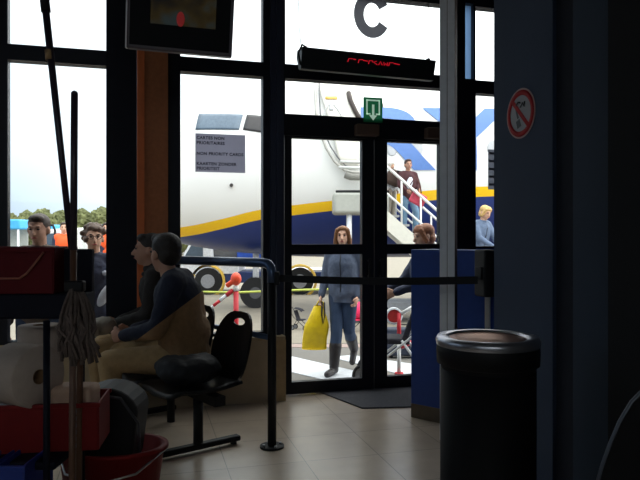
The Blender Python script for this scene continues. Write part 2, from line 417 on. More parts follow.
t = decal('exit_sign', 'green exit sign with doorway and down arrow on glass above the doors', 'sign', 373, 110, -.075)
sheet('plate', -.085, .085, -.105, .105, 0, film('exit_green', (30, 96, 64), .8, (30, 130, 82)), t)
mw = mat('exit_white_glow', (215, 240, 222), .5, 0, .03, emit=(170, 200, 180, .35))  # faint emission stands in for daylight coming through the symbol
mb = MB(); y = -.004
for a, b in (((-.055, -.035), (-.055, .08)), ((-.055, .08), (.055, .08)), ((.055, .08), (.055, -.035)), ((-.055, -.035), (-.03, -.035)), ((.055, -.035), (.03, -.035))):
    mb.ext(min(a[0], b[0])-.006, max(a[0], b[0])+.006, y-.001, y+.001, min(a[1], b[1])-.006, max(a[1], b[1])+.006)
mb.ext(-.010, .010, y-.002, y, -.05, .045)
mb.prism([(-.036, -.045), (.036, -.045), (0, -.088)], .002, Matrix.Translation((0, y, 0)))
mb.build('arrow_symbol', mw, t)
t = decal('notice_sheet', 'grey paper notice with three lines of text taped on window over the aircraft nose', 'notice', 220.5, 153, -.02)
sheet('paper', -.198, .198, -.155, .15, 0, film('notice_paper', (138, 138, 156), .7, (190, 190, 200)), t)
mk = mat('notice_ink', (58, 58, 74), .8, 0, .05)
for txt, z in (('CARTES NON', .115), ('PRIORITAIRES', .075), ('NON PRIORITY CARDS', -.01), ('KAARTEN ZONDER', -.09), ('PRIORITEIT', -.127)):
    text_obj('text_line', txt, .033, mk, t, (-.188, -.003, z), ext=.0004, off=.0012, align='LEFT', spacing=1.1)
t = decal('notice_sheet', 'narrow grey notice at the edge of right pane beside blue-grey pillar', 'notice', 494, 169, -.02)
sheet('paper', -.06, .10, -.185, .175, 0, film('notice_grey', (112, 116, 128), .7), t)
for q in range(5): MB().ext(-.05, .09, -.003, -.001, .13-q*.07, .15-q*.07).build('text_line', mk, t)

# hanging LED display
t = decal('led_display', 'black hanging LED display board with red characters over the doors', 'display board', 369, 65.5, -.55)
t.rotation_euler = (0, 0, TH+math.radians(4))
W_ = .55
mb = MB()
prof = [(-.05, .075), (.07, .08), (.09, .03), (.03, -.075), (-.02, -.075)]
n0 = [mb.bm.verts.new((-W_, y_, z_)) for y_, z_ in prof]; n1 = [mb.bm.verts.new((W_*.985 if z_ < 0 else W_, y_, z_)) for y_, z_ in prof]
mb.bm.faces.new(n0); mb.bm.faces.new(n1[::-1])
for i in range(len(prof)):
    j = (i+1) % len(prof); mb.bm.faces.new((n0[j], n0[i], n1[i], n1[j]))
mb.build('housing', mat('black_housing', (24, 30, 32), .4, 0, .05), t)
tl = math.atan2(.03, .15)
led = mat('red_led', (150, 20, 30), .5, 0, .02, emit=(235, 30, 50, .35))
mb = MB(); xx = -.19
glyphs = [[(0, 0), (.006, .02), (.03, .022)], [(.0, .02), (.02, .018)], [(0, 0), (.006, .02), (.03, .022)], [(0, .018), (.028, .016)],
          [(0, 0), (.006, .02), (.025, .022), (.028, .012)], [(.02, .02), (.0, .014), (.024, .0)], [(0, 0), (.012, .022), (.024, 0)], [(0, .02), (.004, 0), (.014, .012), (.024, .0), (.026, .02)],
          [(0, 0), (.006, .02), (.03, .022)], [(0, .018), (.04, .014)]]
for g in glyphs:
    mb.tube([(xx+a*1.25, -.045, b*1.25+.0) for a, b in g], .0032, 6); xx += .042
o = mb.build('red_characters', led, t)
o.location = (0, .004, 0)
mb = MB().tube([(-W_-.004, -.02, -.05), (-W_-.02, -.02, .04), (-W_+.01, -.02, .10), (-W_+.05, -.02, .075)], .008, 8)
mb.build('bracket', M_BLACK, t)
MB().ext(W_-.05, W_-.03, -.01, .02, .075, .10).build('bracket', M_BLACK, t)
hh = CEIL-t.location.z
MB().tube([(-W_+.0, -.02, .09), (-W_-.015, -.02, .25), (-W_-.03, -.02, hh)], .0025, 6).build('wire', M_BLACK, t)
MB().tube([(-W_+.045, -.02, .08), (-W_+.012, -.02, .22), (-W_-.03, -.02, hh)], .002, 6).build('wire', M_BLACK, t)
MB().tube([(W_-.04, 0, .10), (W_-.04, 0, hh)], .002, 6).build('wire', M_BLACK, t)

# television hanging top left
c = P(181, 10, 3.5)
t = thing('television', 'grey-framed television hanging from the ceiling in front of orange column', 'television', c, math.radians(10))
rt = Matrix.Rotation(math.radians(12), 4, 'X')
tv = empty('cabinet_pivot'); 
def tvp(mbb, name, m, par):
    o = mbb.build(name, m, par); o.rotation_euler = (math.radians(10), math.radians(2.5), 0); return o
W2, H2 = .287, .225
tvp(MB().rbox((0, .05, 0), (W2*2, .10, H2*2), .01).rbox((0, .17, 0), (.42, .2, .32), .05), 'casing', mat('grey_tv_casing', (92, 84, 92), .5, .1, .04), t)
tvp(MB().ext(-W2+.018, W2-.018, -.004, .0, -H2+.02, H2-.02), 'bezel', mat('black_bezel', (12, 12, 17), .6, 0, .04, spec=.15), t)
tvp(MB().ext(-W2-.003, -W2+.004, -.006, .06, -H2, H2), 'side_trim', M_SILVER, t)
def screen_mat():
    m = bpy.data.materials.new('tv_picture'); m.use_nodes = True; n = m.node_tree; b = n.nodes['Principled BSDF']
    tc_ = n.nodes.new('ShaderNodeTexCoord'); nz_ = n.nodes.new('ShaderNodeTexNoise'); nz_.inputs['Scale'].default_value = 6; nz_.inputs['Detail'].default_value = 2
    r = n.nodes.new('ShaderNodeValToRGB'); n.links.new(tc_.outputs['Object'], nz_.inputs['Vector']); n.links.new(nz_.outputs['Fac'], r.inputs[0])
    e = r.color_ramp.elements; e[0].position = .35; e[0].color = lin((14, 16, 22))+(1,); e[1].position = .65; e[1].color = lin((52, 62, 62))+(1,)
    k_ = e.new(.52); k_.color = lin((58, 48, 24))+(1,)
    n.links.new(r.outputs[0], b.inputs['Emission Color']); b.inputs['Emission Strength'].default_value = .22
    b.inputs['Base Color'].default_value = (.01, .01, .012, 1); b.inputs['Roughness'].default_value = .5; b.inputs['Specular IOR Level'].default_value = .1
    return m
tvp(MB().ext(-.16, .19, -.007, -.004, -.085, H2-.045), 'screen', screen_mat(), t)
tvp(MB().ell((.0, -.008, -.05), (.022, .001, .04)), 'red_figure', mat('tv_red', (90, 20, 20), .5, emit=(120, 20, 20, .3)), t)
MB().cyl((0, .15, H2-.08), (0, .15, CEIL-c.z), .025).build('ceiling_pole', M_BLACK, t)
bpy.data.objects.remove(tv)

# ------------------------------------------------------------------ railing and barrier belt
M_RAIL = mat('blue_grey_rail', (70, 88, 118), .28, .5, .05)
px0 = Vector(((272-320)/640*3.96, 3.96, 0))
t = thing('handrail', 'dark metal handrail with curved end and floor post behind the seats', 'railing', px0)
ang = math.radians(177); 
mb = MB()
L = .95; z = EYE-26/640*3.96; dx, dy = math.cos(math.radians(144)), math.sin(math.radians(144))
pts = [(0, 0, z-.12), (0, 0, z-.06), (dx*.012, dy*.012, z-.025), (dx*.035, dy*.035, z-.006), (dx*.07, dy*.07, z), (dx*L, dy*L, z)]
mb.tube(pts, .030, 14).build('top_rail', M_RAIL, t)
MB().cyl((0, 0, .012), (0, 0, z-.11), .027).build('post', M_BLACK, t)
MB().cyl((0, 0, 0), (0, 0, .012), .075, n=28).build('floor_flange', M_BLACK, t)
for a in range(4): MB().cyl((.055*math.cos(a*PI/2+.5), .055*math.sin(a*PI/2+.5), .012), (.055*math.cos(a*PI/2+.5), .055*math.sin(a*PI/2+.5), .024), .009, n=6).build('bolt', M_CHROME, t)
MB().cyl((-.01, .012, .675), (-.80, .93, .675), .018).build('lower_rail', M_RAIL, t)
MB().cyl((dx*.93, dy*.93, .0), (dx*.93, dy*.93, z-.01), .027).build('post', M_BLACK, t)
MB().rbox((.03, -.0, 1.045), (.03, .06, .08), .006).build('belt_clip', M_BLACK, t)

bx = Vector(((486-320)/640*3.62, 3.62, EYE-36/640*3.62))
t = thing('belt_reel', 'black retractable belt reel box fixed beside the blue-grey pillar', 'barrier', bx, TH)
MB().rbox((0, 0, 0), (.085, .12, .265), .012).build('case', M_BLACK, t)
MB().rbox((-.045, 0, 0), (.012, .07, .07), .004).build('belt_slot', M_RUBBER, t)
a = px0+Vector((.045, 0, 1.045)); b = Vector((bx.x-.05, bx.y-.012, EYE-43/640*3.62))
pts = [a.lerp(b, i/20)-Vector((0, 0, .012*math.sin(PI*i/20))) for i in range(21)]
mb = MB()
V = [(mb.bm.verts.new(p+Vector((0, 0, .022))), mb.bm.verts.new(p-Vector((0, 0, .022))), mb.bm.verts.new(p+Vector((0, .004, -.022))), mb.bm.verts.new(p+Vector((0, .004, .022)))) for p in pts]
for q, r in zip(V, V[1:]):
    for i in range(4): mb.bm.faces.new((q[i], q[(i+1) % 4], r[(i+1) % 4], r[i]))
mb.bm.faces.new(V[0]); mb.bm.faces.new(V[-1][::-1])
tag(mb.build('barrier_belt', mat('black_webbing', (18, 18, 22), .8, 0, .1)), 'black barrier belt stretched across the doors from railing to reel', 'barrier')

# ------------------------------------------------------------------ round bin
bc = Vector(((487.5-320)/640*2.5, 2.5, 0))
t = thing('litter_bin', 'tall round black litter bin with steel rim standing in front of blue counter', 'bin', bc)
MB().lathe([(0, 0), (.178, 0), (.182, .02), (.182, .79), (.0, .79)], n=56).build('body', mat('bin_black', (9, 9, 12), .7, 0, .05, spec=.25), t)
MB().lathe([(.182, .805), (.195, .81), (.197, .86), (.194, .895), (.182, .905), (.180, .78)], n=56).build('collar', mat('bin_collar', (12, 12, 15), .6, 0, .05, spec=.3), t)
MB().lathe([(.196, .88), (.200, .898), (.192, .914), (.170, .916), (.148, .910), (.146, .885)], n=56).build('rim', mat('steel_rim', (190, 190, 198), .3, .9, .05), t)
MB().lathe([(0, .87), (.150, .87), (.150, .908), (.12, .905), (.0, .900)], n=48).build('lid_plate', mat('steel_orange_reflection', (150, 100, 70), .3, .9, .06), t)  # steel lid, the orange column's reflection put into its colour

# chair back rim close by, lower right
t = thing('chair_back', 'dark rounded chair back with thin grey rim at lower right corner', 'chair', P(650, 470, 1.55)*Vector((1, 1, 0)))
pp = [P(596, 490, 1.55), P(603, 465, 1.55), P(611, 443, 1.55), P(620, 422, 1.55), P(632, 402, 1.55), P(648, 386, 1.55), P(670, 378, 1.55), P(700, 378, 1.55), P(724, 392, 1.55), P(738, 420, 1.55), P(744, 470, 1.55), P(744, 560, 1.55), P(590, 560, 1.55)]
lp = [p-t.location for p in pp]
MB().tube(lp, .006, 8, closed=True).build('rim', mat('dull_grey_rim', (84, 88, 98), .35, .3, .05), t)
MB().prism([(p.x, p.z) for p in lp], .02, Matrix.Translation((0, 0, 0))).build('backrest', mat('black_upholstery', (12, 12, 14), .9), t)
zs = min(p.z for p in lp)
MB().rbox((.0, -.2, zs-.02), (.40, .42, .05), .015).build('seat', mat('black_upholstery', (12, 12, 14)), t)
for sx in (-.17, .17):
    for sy in (-.02, -.37): MB().cyl((sx, sy, 0), (sx, sy, zs-.03), .012).build('leg', M_BLACK, t)

# ------------------------------------------------------------------ beam seating
M_SEAT = mat('black_perforated_steel', (24, 25, 29), .4, .4, .06)
bd = Vector((-.616, .788, 0)).normalized(); brz = math.atan2(bd.y, bd.x)-PI/2     # local +y runs along the beam, local -x is forward
C1 = Vector((-.595, 3.96, 0))
bench = thing('waiting_bench', 'row of black metal waiting seats on a shared beam behind the handrail', 'bench', C1, brz)
MB().ext(-.20, -.13, -.25, 1.12, .33, .385).build('beam', M_BLACK, bench)
def leg(y):
    MB().cyl((-.165, y, .05), (-.165, y, .34), .030, n=18).build('leg', M_BLACK, bench)
    o = MB().rbox((-.17, y, .035), (.58, .055, .035), .01).build('foot', M_BLACK, bench)
    for sx in (-.42, .08): MB().cyl((sx, y, 0), (sx, y, .02), .02, n=14).build('glide', M_RUBBER, o)
leg(.02); leg(.94)
# seat: pan and pierced back
def seat_unit(y):
    s = empty('seat', (0, y, 0), 0, bench)
    mb = MB()
    def pan(i, j):
        x = -.46+.46*i; yy = (j-.5)*.44
        zz = .43+.02*abs(j-.5)*2-.025*math.sin(PI*i)+(-.03*(1-i*6) if i < .16 else 0)
        return Vector((x, yy, zz))
    mb.grid(pan, 14, 8)
    o = mb.build('seat_pan', M_SEAT, s); so = o.modifiers.new('s', 'SOLIDIFY'); so.thickness = .018
    # back: outline with oval slot, leaning back
    mb = MB(); N = 28
    Mx = Matrix.Translation((.0, 0, .43)) @ Matrix.Rotation(math.radians(14), 4, 'Y') @ Matrix.Rotation(PI/2, 4, 'Z')
    outer = [];
    for k_ in range(N):
        a = 2*PI*k_/N; cx, cz = math.cos(a), math.sin(a)
        wx = .215*(1-.18*max(0, cz)); outer.append((math.copysign(abs(cx)**.6, cx)*wx, .205+math.copysign(abs(cz)**.75, cz)*.215))
    inner = [(math.cos(2*PI*k_/N)*.075, .355+math.sin(2*PI*k_/N)*.022) for k_ in range(N)]
    for yy in (-.008, .008):
        a_ = [mb.bm.verts.new(Mx @ Vector((x, yy-.03*(1-(x/.215)**2), z))) for x, z in outer]
        b_ = [mb.bm.verts.new(Mx @ Vector((x, yy-.03*(1-(x/.215)**2), z))) for x, z in inner]
        for k_ in range(N):
            j = (k_+1) % N; mb.bm.faces.new((a_[k_], a_[j], b_[j], b_[k_]))
        if yy < 0: a0, b0 = a_, b_
    for k_ in range(N):
        j = (k_+1) % N; mb.bm.faces.new((a0[k_], a0[j], a_[j], a_[k_])); mb.bm.faces.new((b0[j], b0[k_], b_[k_], b_[j]))
    for f in mb.bm.faces: f.smooth = False
    mb.build('backrest', M_SEAT, s)
    MB().ext(-.24, -.02, -.02, .02, .38, .415).build('bracket', M_BLACK, s)
for k_ in range(3): seat_unit(.0+.47*k_)

# ------------------------------------------------------------------ people
def rcone(bm, p0, p1, r0, r1, n=12):
    p0, p1 = Vector(p0), Vector(p1); d = p1-p0
    steps = max(1, int(d.length/(min(r0, r1)*.6+.004)))
    steps = min(steps, 24)
    q = d.to_track_quat('Z', 'Y').to_matrix().to_4x4()
    bmesh.ops.create_cone(bm, cap_ends=True, segments=14, radius1=r0, radius2=r1, depth=max(d.length, 1e-4), matrix=Matrix.Translation((p0+p1)/2) @ q)
    for p, r in ((p0, r0), (p1, r1)):
        bmesh.ops.create_icosphere(bm, subdivisions=2, radius=r, matrix=Matrix.Translation(p))
def rell(bm, c, r, rot=None):
    M = Matrix.Translation(Vector(c)) @ (rot.to_4x4() if rot else Matrix()) @ Matrix.Diagonal((r[0], r[1], r[2], 1))
    bmesh.ops.create_icosphere(bm, subdivisions=3, radius=1, matrix=M)
def blob(name, prims, m, parent=None, voxel=.01, smooth=4, fac_=.5, noise=0):
    bm = bmesh.new()
    for p in prims:
        if p[0] == 'c': rcone(bm, *p[1:])
        else: rell(bm, *p[1:])
    me = bpy.data.meshes.new('tmp'); bm.to_mesh(me); bm.free()
    o = bpy.data.objects.new('tmp', me); C.objects.link(o)
    r = o.modifiers.new('r', 'REMESH'); r.mode = 'VOXEL'; r.voxel_size = voxel
    s = o.modifiers.new('s', 'SMOOTH'); s.iterations = smooth; s.factor = fac_
    if noise:
        tx = bpy.data.textures.new('n', 'CLOUDS'); tx.noise_scale = .07
        d = o.modifiers.new('d', 'DISPLACE'); d.texture = tx; d.strength = noise; d.mid_level = .5
    dg = bpy.context.evaluated_depsgraph_get()
    m2 = bpy.data.meshes.new_from_object(o.evaluated_get(dg)); m2.name = name
    bpy.data.objects.remove(o); bpy.data.meshes.remove(me)
    m2.materials.clear(); m2.materials.append(m)
    for f in m2.polygons: f.use_smooth = True
    q = bpy.data.objects.new(name, m2); C.objects.link(q)
    if parent: q.parent = parent
    return q
def skinm(n='skin', c=(214, 168, 142)): return mat(n, c, .6, 0, .05, 25)
def person(label, loc, rz, height=1.70, J=None, top=None, bottom=None, shoes=None, hair=None, skin=None, head_rot=(0, 0, 0),
           group=None, glasses=False, voxel=.010, grip=.5, build=1.0, head_scale=1.0, detail=True, lower=True, coat=0.0, panel=None, vest=None):
    s = height/1.70
    j = dict(pelvis=(0, 0, .93), waist=(0, 0, 1.08), chest=(0, .0, 1.27), neck=(0, .015, 1.44), head=(0, -.015, 1.585))
    for sd, sg in (('r', -1), ('l', 1)):
        j['sh'+sd] = (.165*sg, .01, 1.385); j['el'+sd] = (.21*sg, .03, 1.10); j['wr'+sd] = (.22*sg, -.05, .86)
        j['hip'+sd] = (.085*sg, 0, .90); j['kn'+sd] = (.095*sg, -.02, .49); j['an'+sd] = (.095*sg, .02, .085); j['to'+sd] = (.10*sg, -.13, .03)
    if J: j.update(J)
    j = {k: Vector(v)*s for k, v in j.items()}
    up = (j['chest']-j['pelvis']).normalized(); lx = (j['shl']-j['shr']).normalized(); fy = up.cross(lx).normalized(); lx = fy.cross(up).normalized()
    F = Matrix((lx, fy, up)).transposed()          # columns: left, back, up
    B = build*s
    def torso(e):
        L = [('e', j['pelvis'], ((.155*B+e), (.11*B+e), .12*s+e), F), ('e', j['waist'], (.132*B+e, .10*B+e, .14*s), F),
             ('e', j['chest'], (.160*B+e, .115*B+e, .17*s+e*.5), F), ('c', j['shl'].lerp(j['shr'], .12), j['shr'].lerp(j['shl'], .12), .062*B+e, .062*B+e)]
        return L
    def arm(sd, e, upto=1.0, e2=None):
        e2 = e if e2 is None else e2
        w_ = j['el'+sd].lerp(j['wr'+sd], upto)
        return [('c', j['sh'+sd], j['el'+sd], .050*B+e, .040*s+e), ('c', j['el'+sd], w_, .040*s+e, .028*s+(.04-.028)*s*(1-upto)+e2)]
    def legp(sd, e, upto=1.0):
        a_ = j['kn'+sd].lerp(j['an'+sd], upto)
        m_ = j['kn'+sd].lerp(j['an'+sd], .3)
        return [('c', j['hip'+sd], j['kn'+sd], .080*B+e, .056*s+e), ('c', j['kn'+sd], m_, .054*s+e, .055*s+e), ('c', m_, a_, .055*s+e, .037*s+e)]
    HR = Matrix.Rotation(head_rot[2], 3, 'Z') @ Matrix.Rotation(head_rot[0], 3, 'X') @ Matrix.Rotation(head_rot[1], 3, 'Y')
    hd = s*head_scale
    hp = lambda v: j['head']+HR @ (Vector(v)*hd)
    def hs(v): return tuple(x*hd for x in v)
    sk = skin or skinm()
    pr = torso(0)
    pr += [('c', j['neck']-Vector((0, 0, .05)), hp((0, .02, -.06)), .056*s, .052*s)]
    pr += [('e', hp((0, .012, .030)), hs((.074, .092, .088)), HR), ('e', hp((0, -.020, -.020)), hs((.062, .070, .085)), HR), ('e', hp((0, -.045, -.082)), hs((.030, .032, .028)), HR),
           ('c', hp((0, -.084, .012)), hp((0, -.106, -.026)), .010*s, .014*s), ('e', hp((.078, .012, -.008)), hs((.012, .022, .032)), HR), ('e', hp((-.078, .012, -.008)), hs((.012, .022, .032)), HR),
           ('e', hp((.03, -.082, .03)), hs((.024, .010, .008)), HR), ('e', hp((-.03, -.082, .03)), hs((.024, .010, .008)), HR), ('e', hp((0, -.084, -.056)), hs((.024, .010, .012)), HR)]
    for sd, sg in (('r', -1), ('l', 1)):
        pr += arm(sd, 0)+legp(sd, 0)
        # hand
        d = (j['wr'+sd]-j['el'+sd]).normalized(); wv = j['wr'+sd]
        side = d.cross(Vector((1, 0, 0)) if abs(d.x) < .8 else Vector((0, 0, 1)))
        if side.length < .1: side = Vector((0, 1, 0))
        side.normalize()
        if side.y > 0 and abs(side.y) > .5: side = -side      # thumb side looks forward
        nrm = d.cross(side).normalized()
        if nrm.x*sg > 0: nrm = -nrm                              # palm faces the body
        Rm = Matrix((side, nrm, d)).transposed()
        pr.append(('e', wv+d*.05*s, (.040*s, .017*s, .052*s), Rm))
        for q, (off, ln) in enumerate(((.030, .070), (.010, .080), (-.010, .074), (-.030, .058))):
            b0_ = wv+d*.085*s+side*off*s; a1 = .3+grip
            d1 = (d*math.cos(a1*.5)+nrm*math.sin(a1*.5)); d2 = (d*math.cos(a1*1.4)+nrm*math.sin(a1*1.4))
            b1_ = b0_+d1*ln*.45*s; b2_ = b1_+d2*ln*.5*s
            pr += [('c', b0_-d*.02*s, b1_, .0095*s, .009*s), ('c', b1_, b2_, .009*s, .0075*s)]
        t0 = wv+d*.03*s+side*.03*s; t1 = t0+(side*.7+d*.8+nrm*.3).normalized()*.04*s; t2 = t1+(d+nrm*.5).normalized()*.03*s
        pr += [('c', t0, t1, .012*s, .011*s), ('c', t1, t2, .011*s, .009*s)]
        pr.append(('c', j['an'+sd]-Vector((0, 0, .02*s)), j['to'+sd]+Vector((0, 0, .012)), .036*s, .030*s))
    body = blob('person', pr, sk, None, voxel*.85, 3)
    body.location = loc; body.rotation_euler = (0, 0, rz)
    tag(body, label, 'person', group)
    if detail:
        for sg, nm in ((-1, 'eye'), (1, 'eye')):
            MB().ell(hp((.030*sg, -.083, .012)), hs((.013, .007, .007)), HR, 10, 8).build('eye', mat('eye_dark', (40, 32, 30), .3), body)
            MB().ell(hp((.030*sg, -.087, .034)), hs((.016, .005, .004)), HR, 10, 6).build('eyebrow', mat('brow_brown', (70, 48, 34), .8), body)
        MB().ell(hp((0, -.092, -.055)), hs((.022, .006, .007)), HR, 12, 8).build('lips', mat('lip_pink', (176, 98, 92), .6), body)
    if glasses:
        mb = MB()
        for sg in (-1, 1):
            mb.tube([hp((.033*sg+.024*math.cos(a), -.100, .010+.018*math.sin(a))) for a in [2*PI*k/14 for k in range(14)]], .0022*s, 6, closed=True)
            mb.tube([hp((.057*sg, -.098, .012)), hp((.078*sg, -.02, .014)), hp((.080*sg, .02, .01))], .002*s, 6)
        mb.tube([hp((-.010, -.101, .014)), hp((.010, -.101, .014))], .002*s, 6)
        mb.build('glasses', mat('dark_wire', (60, 55, 60), .3, .6), body)
    if hair:
        style, hc = hair; hm = mat('hair_%d_%d_%d' % hc, hc, .55, 0, .25, 60, .5, bscale=120)
        hpz = [('e', hp((0, .026, .045)), hs((.084, .094, .084)), HR), ('e', hp((0, -.035, .090)), hs((.062, .042, .034)), HR), ('e', hp((0, .055, -.0)), hs((.075, .060, .07)), HR)]
        if style == 'long':
            for sg in (-1, 1):
                hpz += [('c', hp((.060*sg, -.045, .075)), hp((.082*sg, -.02, -.04)), .026*s, .026*s), ('c', hp((.080*sg, -.01, -.03)), hp((.090*sg, -.0, -.17)), .028*s, .022*s),
                        ('c', hp((.05*sg, .05, 0)), hp((.06*sg, .05, -.18)), .045*s, .03*s)]
        if style == 'curly':
            rr = random.Random(3)
            for _ in range(46):
                a = rr.uniform(0, 2*PI); el = rr.uniform(-.5, 1.3)
                v = Vector((math.cos(a)*math.cos(el)*.095, .02+math.sin(a)*math.cos(el)*.098, .03+math.sin(el)*.095))
                if v.y < -.04 and v.z < .075: continue
                hpz.append(('e', hp(v), hs((.026, .026, .026)), HR))
        if style == 'bob':
            for sg in (-1, 1):
                hpz += [('c', hp((.058*sg, -.045, .07)), hp((.080*sg, -.01, -.045)), .026*s, .024*s)]
            hpz += [('e', hp((0, .045, -.03)), hs((.088, .07, .07)), HR), ('e', hp((0, -.058, .075)), hs((.062, .03, .03)), HR)]
        blob('hair', hpz, hm, body, .007*s+.001, 2, noise=.006)
    if top:
        tm, opt = top, 0
        pz = torso(.014)
        if coat: 
            hl = j['pelvis']-F.col[2]*(coat+.08)
            pz += [('c', j['waist']-F.col[0]*.04*s, hl-F.col[0]*.05*s, .10*s, .115*s), ('c', j['waist']+F.col[0]*.04*s, hl+F.col[0]*.05*s, .10*s, .115*s)]
        for sg in (-1, 1): pz.append(('c', j['pelvis']+F.col[0]*.055*sg*s, j['chest']+F.col[0]*.065*sg*s, .108*B+.008, .108*B+.008))
        for sd in 'rl': pz += arm(sd, .014, .97, .012)
        pz += [('c', j['chest']+Vector((0, 0, .10*s)), j['neck']+Vector((0, 0, -.01)), .085*s, .066*s)]
        jk = blob('jacket', pz, tm, body, voxel, 9, noise=.016)
        hemp = j['pelvis']-F.col[2]*(coat if coat else .06)
        bmc = bmesh.new(); bmc.from_mesh(jk.data)
        low = [v for v in bmc.verts if abs((v.co-j['pelvis']).dot(F.col[0])) < .19*B+.03]
        ls = set(low); fs = [f for f in bmc.faces if all(v in ls for v in f.verts)]
        es = list({e_ for f in fs for e_ in f.edges})
        if coat: bmesh.ops.bisect_plane(bmc, geom=low+es+fs, plane_co=hemp, plane_no=-F.col[2], clear_outer=True); bmc.to_mesh(jk.data)
        bmc.free()
        for f in jk.data.polygons: f.use_smooth = True
        fn_ = -F.col[1]                                            # forward
        nk = j['neck']-F.col[2]*.012*s
        MB().tube([nk+F.col[0]*(.072*s*math.sin(a))+F.col[1]*(.066*s*math.cos(a))-F.col[2]*(.03*s*(1-math.cos(a))/2) for a in [2*PI*q/20 for q in range(20)]], .017*s, 8, closed=True).build('collar', tm, body)
        hit = []
        for q in range(9):
            z_ = j['neck'].lerp(j['pelvis'], .12+.84*q/8)
            ok, pt, nn, ix = jk.ray_cast(z_+fn_*.5, -fn_)
            if ok: hit.append(pt+fn_*.002)
        if len(hit) > 3: MB().tube(hit, .0055*s, 6).build('zip', mat('dark_zip', (30, 28, 30), .5), body)
    if panel:
        pz = [('c', j['pelvis']+F.col[0]*.055*g_*s, j['chest']+F.col[0]*.065*g_*s, .108*B+.022, .108*B+.022) for g_ in (-1, 1)]+torso(.026)[:3]+[('e', j['waist']-F.col[2]*.02+F.col[1]*.03, (.15*B, .13*B, .16*s), F)]
        for sd in 'rl': pz += [('c', j['el'+sd], j['el'+sd].lerp(j['wr'+sd], .93), .040*s+.026, .028*s+.022), ('c', j['sh'+sd].lerp(j['el'+sd], .6), j['el'+sd], .048*s+.022, .040*s+.026)]
        pn = blob('tan_panel', pz, panel[0], body, voxel, 6, noise=.012)
        bmc = bmesh.new(); bmc.from_mesh(pn.data)
        bmesh.ops.bisect_plane(bmc, geom=bmc.verts[:]+bmc.edges[:]+bmc.faces[:], plane_co=(0, 0, panel[1]), plane_no=(0, -.75, 1), clear_outer=True); bmc.to_mesh(pn.data); bmc.free()
        for f in pn.data.polygons: f.use_smooth = True
    if vest:
        pz = torso(.030); pz = [p for p in pz][1:]
        blob('safety_vest', pz, vest, body, voxel, 4)
    if bottom and lower:
        pz = [('e', j['pelvis'], (.155*B+.01, .11*B+.01, .12*s+.006), F)]
        for sd in 'rl': pz += legp(sd, .012, .97)
        blob('trousers', pz, bottom, body, voxel, 4, noise=.010)
    if shoes and lower:
        for sd in 'rl':
            a_ = j['an'+sd]; t_ = j['to'+sd]; d = (t_-a_); d.normalize()
            pz = [('c', a_-d*.03*s+Vector((0, 0, -.035*s)), t_+Vector((0, 0, .010*s)), .044*s, .038*s), ('c', a_+Vector((0, 0, .01)), a_-d*.02*s+Vector((0, 0, -.03*s)), .046*s, .044*s)]
            if shoes[1]: pz += [('c', a_.lerp(j['kn'+sd], shoes[1]), a_, .074*s, .054*s)]
            blob('boot' if shoes[1] else 'shoe', pz, shoes[0], body, voxel*.8, 3)
    body['_j'] = 0; del body['_j']
    return body, j
DEN = mat('blue_denim', (46, 64, 92), .85, 0, .15, 80, .2); DENL = mat('light_denim', (110, 142, 168), .85, 0, .15, 60, .2)
SHOE = mat('dark_leather', (38, 34, 36), .5, 0, .1); NAVYJ = mat('navy_jacket', (44, 50, 72), .8, 0, .1, 40, .2)
KHAKI = mat('khaki_cloth', (168, 140, 100), .85, 0, .1, 30, .3)

# woman walking past the door with the yellow bag
w1, jw = person('woman in grey wool jacket walking past the door carrying yellow bag', (.268, 7.42, GZ), math.radians(-18), 1.70,
    J=dict(kneer=(0, 0, 0), elr=(-.22, .0, 1.11), wrr=(-.235, -.09, .90), ell=(.22, .07, 1.11), wrl=(.19, -.05, .90),
           knr=(-.05, -.10, .50), anr=(-.07, -.14, .085), tor=(-.10, -.30, .03), knl=(.07, .0, .50), anl=(.05, .30, .24), tol=(.05, .22, .08)),
    top=mat('grey_blue_wool', (88, 98, 118), .9, 0, .2, 90, .3), bottom=DEN, shoes=(SHOE, .62), hair=('long', (132, 88, 54)), head_rot=(0, 0, math.radians(10)), coat=.10)
bagc = w1.matrix_basis
W1 = Matrix.Translation(w1.location) @ Matrix.Rotation(w1.rotation_euler.z, 4, 'Z')
hand = W1 @ (jw['wrr']+Vector((0, -.04, -.09)))
t = thing('carrier_bag', 'bright yellow plastic bag with dark strap hanging from the walking woman\'s hand', 'bag', hand)
def bagf(i, j_):
    a = 2*PI*i; z_ = -.02-.50*j_; wd = (.05+.09*min(1, j_*2.2))*(1+.05*math.sin(5*a+j_*6)); dp = .02+.06*math.sin(PI*min(1, j_+.1))*(1 if j_ < .9 else .6)
    return Vector((-.02-.05*j_+math.cos(a)*wd, math.sin(a)*dp, z_))
mb = MB(); mb.grid(bagf, 33, 18); mb.ell((-.07, 0, -.52), (.14, .035, .012))
mb.build('bag_body', mat('yellow_plastic', (250, 212, 24), .4, 0, .1, 14, .5, bscale=12), t)
MB().tube([(-.05, 0, -.03), (-.02, -.01, .03), (.03, 0, .02), (.04, 0, -.04)], .010, 8).build('handle', mat('yellow_plastic', (238, 200, 30)), t)
MB().tube([(.02, -.03, .03), (.015, -.07, -.12), (.03, -.075, -.22), (.05, -.07, -.13), (.045, -.03, .02)], .009, 8).build('strap', M_RUBBER, t)

